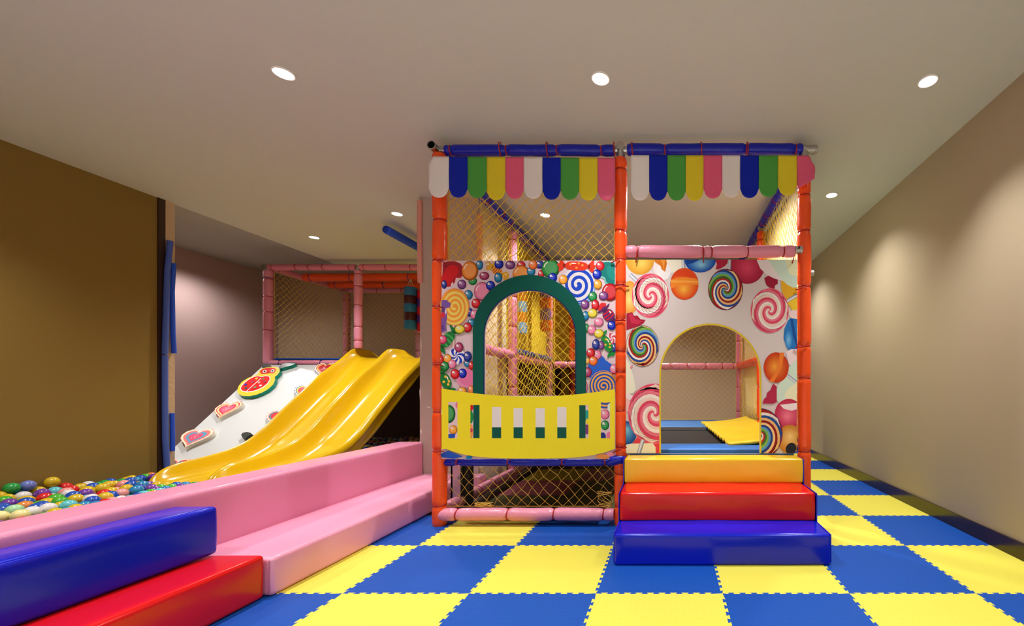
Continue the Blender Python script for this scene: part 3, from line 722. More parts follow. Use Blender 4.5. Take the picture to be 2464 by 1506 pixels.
# yellow balcony rail (curved band) with slots
a2 = Art(DPN-.0016-a.k*.000018, (1062.5, 1480, 620, 1110))
def top_v(u): t = (u-1276)/209; return 954-19*t*t
def bot_v(u): t = (u-1276)/209; return 1103-22*t*t*t*t-4*t*t if abs(t) < 1 else 1081
us = [1062.5+ (1479.5-1062.5)*i/40 for i in range(41)]
a2.strip([[(us[i], top_v(us[i])), (us[i+1], top_v(us[i+1])), (us[i+1], bot_v(us[i+1])), (us[i], bot_v(us[i]))] for i in range(40)], 'F4E42C')
slots = [(1079, 1101), (1132, 1154), (1184, 1206), (1236, 1258), (1289, 1311), (1341, 1363), (1394, 1416), (1446, 1468)]
for k, (s0, s1) in enumerate(slots):
    vt = top_v((s0+s1)/2)+28; vb_ = 1054; cl = (s0, s1, vt, vb_)
    a2.poly([(s0, vt), (s1, vt), (s1, vb_), (s0, vb_)], LILAC if k in (0, 1, 6, 7) else 'E8E2E8')
    if 2 <= k <= 5: a2.poly([(s0, 1028), (s1, 1028), (s1, vb_), (s0, vb_)], GRC)
    if k == 0: candy(a2, 1080, 996, 16, 22, '2E8C44', cl, True); candy(a2, 1091, 1034, 10, 11, 'F0A030', cl); a2.poly([(1079, 1044), (1096, 1044), (1094, 1054), (1079, 1054)], '2456C0', cl); a2.ell(1101, 975, 5, 8, PK_, clip=cl)
    if k == 1: a2.poly([(1139, vt), (1154, vt), (1154, vb_), (1139, vb_)], GRC); a2.ell(1133, 980, 6, 9, RED, clip=(s0, 1139, vt, vb_)); a2.ell(1133, 1003, 6, 16, GRN, clip=(s0, 1139, vt, vb_)); a2.ell(1133, 1038, 6, 18, 'F0A058', clip=(s0, 1139, vt, vb_)); a2.ell(1133, 1035, 5, 5, 'D04068', clip=(s0, 1139, vt, vb_))
    if k == 6: a2.poly([(1394, vt), (1409, vt), (1409, vb_), (1394, vb_)], GRC); a2.ell(1412, 1000, 6, 14, '2AA0A0', clip=(1409, s1, vt, vb_)); a2.ell(1414, 1014, 5, 7, YE, clip=(1409, s1, vt, vb_)); a2.ell(1412, 1033, 6, 12, PUR, clip=(1409, s1, vt, vb_))
    if k == 7:
        spiral(a2, 1458, 946, 38, 38, '2450B8', 'EFAE52', turns=4.4, wd=.5, clip=cl); candy(a2, 1456, 997, 11, 12, PK_, cl); candy(a2, 1456, 1023, 10, 12, GRN, cl); a2.ell(1450, 1050, 8, 10, NAVY, clip=cl); a2.ell(1466, 1048, 7, 9, PK_, clip=cl); a2.ell(1468, 980, 6, 10, 'E0F0E0', clip=cl)
a2.mb.build('balcony_rail', lp)['label'] = 'yellow curved balcony rail with eight slots'
def rope_tie(pts, parent=None, name='tie', r=.0042):
    b = MB(); b.tube(pts, r, TIE, 8)
    if parent: b.build(name, parent, smooth=True); return
for (p, q) in (((1046, 1079), (1068, 1087)), ((1484, 1082), (1478, 1087)), ((1046, 623), (1074, 633)), ((1492, 621), (1470, 633)), ((1040, 735), (1068, 741)), ((1040, 872), (1066, 880)), ((1495, 687), (1480, 687)), ((1500, 768), (1480, 772)), ((1500, 893), (1472, 900)), ((1500, 1076), (1475, 1089))):
    rope_tie([P(p[0], p[1], D0-.052), P((p[0]+q[0])/2, (p[1]+q[1])/2, D0-.055), P(q[0], q[1], DPN-.012)], lp)

# ---- right lollipop panel
rp = empty('lollipop_panel', (X(1709, DPN), DPN, Z(1090, DPN)), 'pale printed panel with swirl lollipops around an arched doorway', 'printed panel')
panel_board('board', rp, 1506, 1919, 625, 1091, (1709, 901, 119, 1091), DPN, printed('DAD0D4'), u1b=1908)
a = Art(DPN, (1506, 1918, 625, 1090))
def A(x, y): return (1470+x/4.706, 580+y/4.706)
def B(x, y): return (1470+x/4.184, 840+y/4.184)
def AE(x, y, rx, ry, col, rot=0, clip=None): u, v = A(x, y); a.ell(u, v, rx/4.706, ry/4.706, col, rot, clip, 40)
def BE(x, y, rx, ry, col, rot=0, clip=None): u, v = B(x, y); a.ell(u, v, rx/4.184, ry/4.184, col, rot, clip, 40)
def AP(pts, col, clip=None): a.poly([A(*p) for p in pts], col, clip)
def BP(pts, col, clip=None): a.poly([B(*p) for p in pts], col, clip)
def grad(fn, x, y, rx, ry, cols, ox=0, oy=0, clip=None):
    n = len(cols)
    for k, c in enumerate(cols):
        f = 1-k/n; fn(x+ox*(1-f), y+oy*(1-f), rx*f, ry*f, c, 0, clip)
def mixc(c0, c1, t): return '%02X%02X%02X' % tuple(int(int(c0[i:i+2], 16)*(1-t)+int(c1[i:i+2], 16)*t) for i in (0, 2, 4))
def gr(c0, c1, n=8): return [mixc(c0, c1, i/(n-1)) for i in range(n)]
def stick(p, q, w, cl=None):
    (u0, v0), (u1, v1) = p, q; dx, dy = u1-u0, v1-v0; L = math.hypot(dx, dy); nx, ny = -dy/L*w/2, dx/L*w/2
    for k, c in enumerate(('8890A8', 'C8CCDA', 'F0F0F6', 'A8B0C6')):
        f0, f1 = -1+k*.5, -.5+k*.5
        a.poly([(u0+nx*f0, v0+ny*f0), (u1+nx*f0, v1+ny*f0), (u1+nx*f1, v1+ny*f1), (u0+nx*f1, v0+ny*f1)], c, cl)
PKS = ['E85A7A', 'F0CFC8', 'F2EAE8', 'D84A6C', 'EE8A9C', 'F4DCD4']
PKS = ['E2486C', 'EC7C92', 'F4ECEA', 'F0D6CC', 'DC4468', 'E87890', 'F6EEEC', 'F0D6CC']
RB = ['8E1418', 'F0C890', '1C3E8E', '5C9AD6', '7CB450', '3E6A30', 'A81C1E', 'F0E6E2', '1E4A9A', 'E8B87A']
grad(AE, 330, 200, 165, 180, gr('D89A30', 'F4CC62'), 30, 60)
AE(560, 290, 80, 120, 'F2E4E8'); AE(690, 240, 130, 120, 'F3EFE0'); AE(600, 340, 80, 100, 'F2F0F6')
AP([(490, 210), (625, 210), (636, 250), (615, 350), (575, 320), (560, 280), (500, 240)], 'D87820'); AP([(560, 210), (615, 210), (605, 260), (600, 320), (590, 270)], 'EE9C40')
grad(AE, 215, 640, 95, 190, gr('E89A40', 'F6DC8C'), -10, 30)
AP([(175, 820), (240, 805), (262, 845), (300, 842), (335, 885), (392, 892), (370, 930), (320, 962), (250, 985), (175, 1010)], 'A81C3C'); AP([(200, 830), (240, 820), (270, 880), (330, 900), (360, 905), (300, 940), (230, 930)], 'C62E50')
stick(A(215, 375), A(300, 455), 8)
swirl(a, *A(447, 618), 44, 52.5, PKS, 1.3, 1, rim='E88898', ph=2.4)
stick(A(815, 200), A(825, 320), 7.5)
AE(832, 485, 160, 180, 'C83C18'); grad(AE, 832, 485, 156, 175, gr('E0501C', 'F6B040'), -10, 70)
AP([(676, 440), (740, 420), (850, 412), (960, 425), (990, 450), (992, 500), (930, 492), (830, 500), (740, 515), (680, 540)], 'F08A2C'); AP([(676, 445), (990, 452), (990, 470), (680, 470)], 'F6A848'); AP([(700, 400), (760, 335), (870, 330), (950, 380), (960, 420), (840, 405)], 'DE4418')
grad(AE, 1010, 215, 178, 140, gr('164CB0', '8CCBF2'), 20, 60); AP([(835, 210), (1010, 210), (930, 250), (860, 265)], '12409C')
AP([(1180, 210), (1325, 210), (1320, 250), (1290, 285), (1225, 320), (1185, 322), (1200, 260)], 'B02044')
grad(AE, 1545, 280, 195, 205, gr('A81C40', 'E0486E'), 0, 30)
stick(A(1345, 200), A(1340, 330), 8)
swirl(a, *A(1297, 548), 41, 48.5, RB, 1.15, -1, rim='1A2A50', ph=.5)
AP([(1735, 420), (1760, 500), (1800, 530), (1850, 542), (1860, 500), (1890, 485), (1888, 430), (1800, 380)], 'A01A3C')
AP([(1925, 440), (2115, 440), (2115, 810), (2050, 780), (1995, 700), (1930, 560)], 'E6AE28'); AP([(2010, 690), (2115, 640), (2115, 800), (2050, 780)], 'EFC838')
AP([(1650, 215), (1690, 310), (1760, 380), (1850, 425), (1960, 455), (2115, 470), (2115, 215)], 'EFE4EC'); AP([(1780, 215), (1850, 320), (1920, 420), (1990, 490), (2060, 528), (2115, 525), (2115, 215)], 'D0E8DC'); AP([(1975, 215), (2000, 320), (2030, 380), (2075, 395), (2115, 385), (2115, 215)], 'EDEFC8')
stick(A(1990, 680), A(2120, 605), 8)
swirl(a, *A(1797, 788), 45, 53, PKS, 1.3, -1, rim='E88898', ph=.8)
AE(2075, 830, 60, 50, 'F2D6DA'); AP([(2030, 872), (2105, 882), (2115, 900), (2115, 1240), (2010, 1240), (1955, 1110), (1965, 990), (2005, 900)], '2878C8'); AP([(2030, 880), (2060, 885), (2110, 1150), (2115, 1230), (2060, 1080)], '1450A0'); grad(AE, 2010, 1120, 40, 100, gr('3A8CD8', '7CC0F0', 5))
swirl(a, *A(357, 1188), 39, 48.7, RB[::-1], 1.15, 1, rim='20306A', ph=1.2)
# lower left
LC = (1506, 1589.5, 620, 1090); RC = (1828.5, 1917, 620, 1090)
BP([(140, 90), (180, 130), (215, 230), (240, 330), (250, 410), (225, 445), (140, 450)], 'EEF0DC', LC); BP([(185, 190), (225, 150), (205, 200)], 'EE8AA0', LC)
BE(160, 480, 60, 35, 'F2E4EC', 0, LC); BE(155, 560, 40, 70, 'F2C4C4', 0, LC)
grad(BE, 150, 845, 108, 122, gr('144C9C', '7CC8EC'), 10, -40, LC)
BP([(215, 955), (270, 880), (330, 850), (495, 900), (495, 1045), (440, 1045), (420, 960), (300, 960)], 'E04050', LC)
u, v = B(432, 648); swirl(a, u, v, 61, 71, PKS, 1.3, -1, clip=LC, rim='E88898', ph=-.4)
BP([(140, 965), (200, 950), (420, 945), (450, 985), (450, 1050), (140, 1050)], 'F2F0D6', LC); stick(B(325, 910), B(278, 1050), 10, LC)
# lower right
BP([(1760, 30), (1810, 0), (1880, 0), (1880, 110), (1820, 170), (1790, 150)], 'F2DEE6', RC)
BP([(1880, 90), (1800, 170), (1710, 310), (1660, 420), (1655, 490), (1690, 540), (1750, 556), (1880, 500)], 'D2EADC', RC); BP([(1880, 330), (1790, 390), (1748, 460), (1760, 510), (1800, 560), (1845, 600), (1880, 600)], 'F0EFCE', RC)
stick(B(1765, 255), B(1860, 330), 7, RC)
grad(BE, 1663, 185, 126, 153, gr('C83C14', 'F4A23C'), -20, -10, RC); BP([(1700, 35), (1745, 35), (1720, 180), (1640, 330), (1590, 325), (1680, 200)], 'F08030', RC)
grad(BE, 1790, 650, 140, 150, gr('C02C54', 'F07C98'), -20, 30, RC); BP([(1700, 560), (1880, 540), (1880, 600), (1820, 620), (1740, 600)], 'F4E6EE', RC)
grad(BE, 1800, 905, 125, 145, gr('C8802C', 'F2CC84'), 0, -30, RC); BE(1812, 1000, 52, 60, '20222E', .5, RC)
BP([(1632, 345), (1668, 378), (1668, 530), (1640, 548), (1525, 548), (1540, 500), (1565, 480), (1570, 440), (1605, 410)], 'B4284C', RC)
u, v = B(1497, 850); swirl(a, u, v, 54, 60, RB, 1.15, 1, clip=RC, rim='1A2A6A', ph=.3)
# yellow edging of the doorway
ao = arch_pts(1709, 901, 122.5, 1090, 48); ai = arch_pts(1709, 901, 118.5, 1090, 48)
a.strip([[ao[i], ao[i+1], ai[i+1], ai[i]] for i in range(len(ao)-1)], 'DEC42A')
a.mb.build('printed_lollipops', rp)
for (p, q) in (((1534, 592), (1530, 632)), ((1692, 592), (1693, 632)), ((1910, 620), (1906, 634)), ((1480, 686), (1513, 689)), ((1484, 1070), (1508, 1077)), ((1945, 688), (1914, 698)), ((1944, 832), (1913, 836))):
    rope_tie([P(p[0], p[1], D0-.053), P((p[0]+q[0])/2, (p[1]+q[1])/2, D0-.056), P(q[0], q[1], DPN-.012)], rp)

# ------------------------------------------------------------------ trampoline
tr = empty('trampoline', (.3, 4.3, 0), 'black trampoline bed with blue padded rim and loose yellow cover behind the doorway', 'trampoline')
TP = mat('2F74C8', .45, 'pad', bump=.1, scale=50)
zt_ = .535
b = MB(); softbox(b, (-.29, 3.03, .44), (.90, 3.32, zt_), TP, r=.012, puff=.002, n=14); weld(b.build('front_pad', tr, smooth=True))
b = MB(); softbox(b, (-.29, 4.72, .46), (.90, 5.70, zt_), mat('3A7CC4', .5, 'pad'), r=.014, puff=.002, n=14); weld(b.build('rear_pad', tr, smooth=True))
b = MB(); softbox(b, (-.29, 3.33, .46), (-.10, 4.71, zt_), TP, r=.014, puff=.002, n=10); weld(b.build('side_pad', tr, smooth=True))
b = MB(); b.box((-.11, 3.30, .487), (.92, 4.74, .497), mat('241C1A', .75, 'mesh', bump=.3, scale=400)); b.build('bed', tr)
b = MB(); b.box((-.10, 4.695, .50), (.40, 4.72, .533), mat('6E6E70', .8, 'worn foam', bump=1, scale=90)); b.build('worn_edge', tr)['label'] = 'grey worn foam edge'
b = MB()
for x in (-.28, .86):
    for y in (3.06, 5.6): b.tube([(x, y, -.0), (x, y, .45)], .02, STEEL, 10)
b.build('legs_frame', tr)
b = MB(); vs = []; fs = []; NX, NY = 14, 60
for i in range(NY+1):
    t = i/NY; y = 3.20+2.05*t
    xi = .45-.06*t+(.10 if t > .9 else 0)*0
    for j in range(NX+1):
        s = j/NX; x = xi+(.945-xi)*s
        z = .552+.10*s**2*(.4+t*.4)+.008*math.sin(i*1.3+s*2)*(1-s)+.02*math.sin(t*9+s*3)*s*.5+.010*noise.noise(Vector((s*4, t*14, 2)))
        vs.append((x, y+.05*s*(1-2*t), z))
for i in range(NY):
    for j in range(NX): fs.append((i*(NX+1)+j, i*(NX+1)+j+1, (i+1)*(NX+1)+j+1, (i+1)*(NX+1)+j))
b.add(vs, fs, mat('F0CC22', .45, 'pad', bump=.25, scale=60, stretch=(.3, 1, 1)))
o = b.build('loose_cover', tr, smooth=True); o['label'] = 'wrinkled yellow cover'; md = o.modifiers.new('s', 'SOLIDIFY'); md.thickness = .02

# ------------------------------------------------------------------ rear left tower
TD, TB, TX0, TXM = 5.85, 7.27, -5.62, -4.36
TZ = 2.66
tw = empty('slide_tower_frame', (-4, 6.5, 0), 'pink padded pipe tower frame behind the slide with orange cross beams', 'play frame')
padded('post', (TX0, TD, 0), (TX0, TD, TZ-.05), PINKP, tw, [.15, .3, .5, .68, .78, .86, .955], seed=41, r=.056)
b = MB(); b.ring((TX0, TD, Z(669, TD)), (0, 0, 1), .054, .004, TIEB); b.build('tie', tw.children[0], smooth=True)
padded('post', (TXM, TD, 1.527), (TXM, TD, TZ-.05), PINKP, tw, [.1, .28, .55, .8, .95], seed=42, r=.052)
padded('post', (TX0, TB, 0), (TX0, TB, TZ-.06), PINKD, tw, [.5, .62, .73, .86, .96], seed=43, r=.054)
padded('post', (TXM-.01, TB, 0), (TXM-.01, TB, TZ-.06), PINKP, tw, [.5, .62, .73, .86, .96], seed=44, r=.05)
padded('post', (-1.99-.1, TD, 0), (-1.99-.1, TD, TZ-.05), PINKP, tw, [.5, .62, .73, .86, .96], seed=45, r=.05)
padded('beam', (TX0, TD, TZ), (TXM-.03, TD, TZ), PINKD, tw, tx([657, 714, 745, 778, 842], TD, TX0, TXM-.03), seed=46, r=.045)
padded('beam', (TXM+.03, TD, TZ), (-2.0, TD, TZ), PINKD, tw, tx([877, 930, 990], TD, TXM+.03, -2.0), seed=47, r=.045)
for x in (TX0, TXM): joint((x, TD, TZ-.04), (0, 0, 1), tw, r=.036, ln=.09)
joint((TX0-.01, TD, TZ), (0, 1, 0), tw, r=.035, ln=.12)
joint((TX0, TB, TZ-.05), (0, 0, 1), tw, r=.035, ln=.08)
padded('beam', (TX0+.01, TD+.07, TZ), (TX0+.01, TB-.05, TZ), PINKD, tw, [.05, .45, .55, .8, .95], seed=48, r=.045)
padded('beam', (TX0+.04, 6.38, TZ), (-2.0, 6.38, TZ), ORANGE, tw, [.03, .2, .45, .7], seed=49, r=.062, tiemat=TIEB)
padded('beam', (TX0+.04, 6.86, TZ), (-2.0, 6.86, TZ), ORANGE, tw, [.03, .25, .5, .7], seed=50, r=.055, tiemat=TIEB)
padded('beam', (TX0+.04, TB, TZ), (-2.0, TB, TZ), PINKP, tw, [.05, .14, .26, .38, .5], seed=51, r=.047)
padded('beam', (TX0+.03, TD-.01, 1.325), (-2.0, TD-.01, 1.325), PINKP, tw, [.04, .2, .5, .8], seed=52, r=.035, tiemat=TIEB)
# deck with blue and green edge
b = MB(); b.box((TX0+.05, TD+.04, 1.28), (-2.0, TB, 1.365), mat('4A3628', .7, 'deck')); b.build('deck', tw)
b = MB(); softbox(b, (TX0+.06, TD+.02, 1.366), (-4.52, TD+.4, 1.392), mat('1F55B0', .45, 'foam'), r=.01, puff=0, n=4); weld(b.build('deck_mat', tw, smooth=True))
b = MB(); softbox(b, (-4.50, TD+.44, 1.366), (-2.6, TB-.06, 1.385), mat('12703A', .45, 'foam'), r=.008, puff=0, n=4); weld(b.build('deck_mat', tw, smooth=True))
# back board under the deck, its dark brown painted as the shade there
b = MB(); b.box((TX0, 7.0, 0), (-2.0, 7.03, 1.28), mat('4A2A14', .6, 'board')); b.build('shade_back_board', tw)
net('rope_net', (TX0+.03, TD+.06, 1.40), (0, 1, 0), (0, 0, 1), TB-TD-.1, 1.22, .085, 'yellow rope net on the left side of the pink tower, beside the mauve wall', rad=.0017, sag=.05)
net('rope_net', (TX0+.05, TB-.05, 1.40), (1, 0, 0), (0, 0, 1), 3.5, 1.22, .085, 'yellow rope net across the back of the pink tower', rad=.0017)
# blue padded pipe by the ceiling
b = MB(); pts = []; rads = []
for i in range(60):
    t = i/59; pts.append(Vector((-3.03, 4.46+1.33*t, 2.665))); rads.append(.040+.005*abs(math.sin(i*1.05)))
b.tube(pts, rads, mat('2A50C8', .55, 'foam'), 18); b.ring((-3.03, 4.458, 2.665), (0, 1, 0), .022, .006, mat('1A389A', .5, 'foam'))
tag(b.build('padded_pipe', smooth=True), 'ribbed blue foam covered pipe under the ceiling, left of the column', 'pipe')

# hanging bags
def bag(u, v0, v1, d, r, c1, c2, label, n=5, ztop=None, tilt=0):
    x = X(u, d); z1 = Z(v0, d); z0 = Z(v1, d)
    root = empty('punching_bag', (x, d, z0), label, 'punching bag', None)
    hh = (z1-z0)/n
    for k in range(n):
        b = MB(); q = [(z0+hh*k+hh*t) for t in (0, .12, .5, .88, 1)]
        b.tube([(x+tilt*(zz-z0), d, zz) for zz in q], [r*.96, r, r*1.01, r, r*.96], vinyl(c1 if k % 2 == 0 else c2), 20)
        b.build('band', root, angle=.8)
    b = MB()
    for dx in (-.6, -.1, .5):
        b.tube([(x+dx*r, d, z1), (x+dx*r*.2, d, ztop or z1+.2)], .004, mat('D8C8A0', .7, 'rope'), 6)
    b.build('cord', root)
bag(988, 692, 792, 6.30, .087, '2C78B0', '4A2020', 'blue and brown banded punching bag hanging left of the column', ztop=TZ-.05)
bag(1019, 700, 798, 6.36, .087, 'C81420', '4A2C9A', 'red and purple punching bag half hidden behind the column edge', ztop=TZ-.05)
bag(1256, 676, 802, 4.98, .06, '7FB4E0', 'D8801C', 'light blue and orange punching bag seen through the arch window', ztop=TZ)
bag(1313, 664, 798, 5.62, .075, 'E8501C', '7A50A8', 'orange and violet punching bag seen through the arch window', ztop=TZ)

# ------------------------------------------------------------------ climbing wall
SL = 0.9457
def CP(u, v, off=0.0):
    """point on the climbing slope (offset along its normal)"""
    nrm = Vector((0, -SL, 1)).normalized(); k = (CV-v)/F
    o0 = 1.34-5.85*SL+off*math.sqrt(1+SL*SL)
    d = (H-o0)/(SL-k); return P(u, v, d)
nrm = Vector((0, -SL, 1)).normalized()
b = MB()
x0, x1 = -5.63, -4.52
yb = 5.85-1.34/SL
pts = [(x0, 5.80, 1.34-.05*SL+.0), (x1, 5.80, 1.34-.05*SL), (x1, yb, 0), (x0, yb, 0)]
b.prism([Vector(p) for p in (pts[3], pts[2], pts[1], pts[0])], -nrm*.045, mat('D6D8DA', .35, 'board', coat=.15))
tag(b.build('climbing_wall'), 'white sloping climbing board left of the yellow slide', 'climbing wall')
def hold_layers(root_name, outline, layers, th, side, label, cat='climbing hold', group=None):
    top = [CP(u, v, th) for u, v in outline]
    # orientation: make the polygon face along nrm
    area = sum(((top[i]-top[0]).cross(top[(i+1) % len(top)]-top[0])).dot(nrm) for i in range(len(top)))
    if area < 0: top = top[::-1]
    root = MB(); root.prism(top, -nrm*(th-.001), layers[0][1], side); o = root.build(root_name)
    tag(o, label, cat, group)
    if len(layers) > 1:
        b = MB()
        for k, (poly, m) in enumerate(layers[1:]):
            q = [CP(u, v, th+.0006+.0004*k) for u, v in poly]
            ar = sum(((q[i]-q[0]).cross(q[(i+1) % len(q)]-q[0])).dot(nrm) for i in range(len(q)))
            if ar < 0: q = q[::-1]
            b.add(q, [tuple(range(len(q)))], m)
        b.build('painted_face', o)
    return o
def heart_pts(c, r, up, s=1.0, n=44, scal=0):
    out = []
    for i in range(n):
        t = 2*PI*i/n; x = 16*math.sin(t)**3/16.5; y = (13*math.cos(t)-5*math.cos(2*t)-2*math.cos(3*t)-math.cos(4*t))/16.5
        k = s*(1+(scal if i % 2 else 0)); out.append((c[0]+(r[0]*x+up[0]*y)*k, c[1]+(r[1]*x+up[1]*y)*k))
    return out
hs = [((545, 984), (33, -4), (19, -23), ('E8405A', 'F6E8C0', 'F04A6A', 'F8DC9A', 'F2708C'), 'pink and cream heart shaped climbing hold below the bug hold'),
      ((469, 1051), (38, -1.5), (24, -26), ('F2A070', 'FBF0E4', '60A8C8', 'F07C90', 'EE5A80'), 'coral and pale blue heart shaped climbing hold at the left edge of the board'),
      ((780, 886), (26, -1), (12, -18), ('A8182A', 'F4F0EE', 'C82030', 'F0B848', 'B81C2C'), 'dark red heart climbing hold at the top beside the slide'),
      ((732, 940), (27, -1), (10, -21), ('1E3C94', 'F0F0F4', 'D83030', 'F0C850', 'D84058'), 'blue edged heart climbing hold halfway up beside the slide'),
      ((668, 1001), (30, -2), (14, -21), ('E8743C', 'F4F0EE', 'D82C34', '4A88A8', 'E03440'), 'orange and blue heart climbing hold low beside the slide'),
      ((418, 1120), (34, -1), (24, -22), ('EE7A3C', 'FAF0E6', '2A90AE', 'E83850', 'D02840'), 'orange and teal heart climbing hold at the foot of the board')]
for c, r, up, cols, lab in hs:
    layers = [(None, mat(cols[0], .3, 'paint'))]
    lay = [(heart_pts(c, r, up, .93, scal=.07), mat(cols[1], .3, 'paint')), (heart_pts(c, r, up, .84), mat(cols[0], .3, 'paint')), (heart_pts(c, r, up, .76), mat(cols[3], .3, 'paint')), (heart_pts(c, r, up, .62), mat(cols[2], .3, 'paint')), (heart_pts(c, r, up, .44), mat(cols[4], .3, 'paint'))]
    rr = random.Random(3)
    for k in range(14):
        an, rad = rr.uniform(0, 2*PI), rr.uniform(.02, .24); cx = c[0]+r[0]*rad*math.cos(an)+up[0]*rad*math.sin(an); cy = c[1]+r[1]*rad*math.cos(an)+up[1]*rad*math.sin(an)
        lay.append(([(cx+.8*math.cos(t), cy+.6*math.sin(t)) for t in [2*PI*i/8 for i in range(8)]], mat('F6DCE6', .3, 'paint')))
    hold_layers('heart_climbing_hold', heart_pts(c, r, up, 1.0), layers+lay, .045, mat('E6E0D2', .4, 'paint'), lab, group='heart climbing holds')
def z6(lst): return [(500+x/5.378, 820+y/5.378) for x, y in lst]
body = z6([(380, 640), (395, 590), (440, 530), (520, 480), (600, 450), (650, 430), (660, 395), (700, 360), (750, 342), (820, 335), (890, 338), (930, 365), (930, 400), (900, 440), (868, 465), (870, 510), (840, 570), (780, 625), (700, 670), (620, 700), (540, 715), (450, 712), (395, 685)])
red_b = z6([(425, 620), (440, 585), (480, 540), (540, 495), (600, 465), (650, 458), (700, 466), (750, 455), (795, 462), (800, 500), (770, 550), (720, 590), (650, 628), (580, 648), (510, 656), (450, 645)])
wht = z6([(414, 624), (430, 578), (474, 532), (540, 485), (605, 455), (655, 450), (700, 458), (752, 448), (804, 456), (810, 502), (778, 556), (726, 598), (654, 637), (582, 657), (508, 666), (444, 654)])
face = z6([(672, 395), (700, 368), (750, 352), (810, 346), (866, 352), (882, 375), (866, 405), (835, 422), (800, 414), (760, 422), (700, 427), (680, 415)])
def el(x, y, rx, ry, n=14, rot=-.3):
    return z6([(x+rx*math.cos(t)*math.cos(rot)-ry*math.sin(t)*math.sin(rot), y+rx*math.cos(t)*math.sin(rot)+ry*math.sin(t)*math.cos(rot)) for t in [2*PI*i/n for i in range(n)]])
pt = lambda c: mat(c, .3, 'paint')
lay = [(None, pt('E4C93A')), (wht, pt('F4F0EA')), (red_b, pt('DC1E20')), (z6([(492, 655), (500, 657), (690, 487), (682, 483)]), pt('F4F0EA')), (face, pt('D8201E')),
       (el(735, 395, 26, 18), pt('F6F2EE')), (el(735, 395, 14, 11), pt('2A1414')), (el(838, 388, 26, 18), pt('F6F2EE')), (el(836, 388, 14, 11), pt('2A1414')), (el(785, 405, 12, 3), pt('7A1010'))]
for x, y, c in ((630, 487, 'F0C040'), (715, 490, '7A8050'), (580, 530, '8A4A6A'), (488, 565, '2830A8'), (492, 610, '1E5A50'), (662, 538, 'F0A0A0'), (610, 600, '6C9060'), (735, 528, 'A84050'), (682, 578, 'F4D8D0')):
    lay.append((el(x, y, 19, 12), pt(c)))
bugo = hold_layers('bug_climbing_hold', body, lay, .05, pt('12907A'), 'red and yellow smiling bug shaped climbing hold at the top left of the board')
for q, ol in enumerate((z6([(685, 315), (715, 293), (790, 292), (815, 318), (822, 336), (775, 345), (730, 352), (700, 345)]), z6([(912, 340), (950, 305), (1010, 284), (1080, 274), (1125, 280), (1130, 296), (1080, 318), (1010, 335), (950, 355), (925, 358)]))):
    top = [CP(u, v, .05) for u, v in ol]
    ar = sum(((top[i]-top[0]).cross(top[(i+1) % len(top)]-top[0])).dot(nrm) for i in range(len(top)))
    if ar < 0: top = top[::-1]
    b = MB(); b.prism(top, -nrm*.049, pt('3A3634'), pt('12907A')); b.build('antenna', bugo)
ol = [(580, 1046), (584, 1041), (594, 1039), (603, 1041), (606, 1044), (596, 1050), (589, 1055), (584, 1054)]
hold_layers('leaf_climbing_hold', ol, [(None, pt('3C3F3C'))], .05, pt('2A2E2C'), 'dark grey leaf shaped climbing hold low on the board beside the slide')

# ------------------------------------------------------------------ slide
prof = [(6.42, 1.41, 1.395), (6.36, 1.435, 1.395), (6.28, 1.475, 1.395), (6.18, 1.512, 1.395), (6.05, 1.522, 1.392), (5.93, 1.52, 1.385), (5.85, 1.508, 1.36), (5.76, 1.455, 1.30), (5.638, 1.361, 1.185), (5.45, 1.24, 1.02), (5.254, 1.105, .875), (5.0, .895, .665), (4.762, .700, .475), (4.64, .595, .39), (4.549, .520, .325), (4.45, .455, .275), (4.357, .404, .235), (4.24, .362, .20), (4.122, .333, .175), (3.913, .305, .155), (3.78, .292, .148), (3.721, .280, .145), (3.66, .258, .14), (3.60, .215, .13), (3.55, .15, .10), (3.53, .095, .075)]
def cr(P_, n=5):
    out = []
    for i in range(len(P_)-1):
        p0 = P_[max(i-1, 0)]; p1 = P_[i]; p2 = P_[i+1]; p3 = P_[min(i+2, len(P_)-1)]
        for q in range(n):
            t = q/n; out.append(tuple(.5*((2*b_)+(-a_+c__)*t+(2*a_-5*b_+4*c__-d_)*t*t+(-a_+3*b_-3*c__+d_)*t**3) for a_, b_, c__, d_ in zip(p0, p1, p2, p3)))
    out.append(P_[-1]); return out
PR = cr(prof)
SLM = mat('DCB00E', .2, 'plastic', coat=.35, bump=.02, scale=12)
slide = empty('double_slide', (-3.9, 4.6, 0), 'glossy yellow two lane plastic slide running down into the ball pit', 'slide')
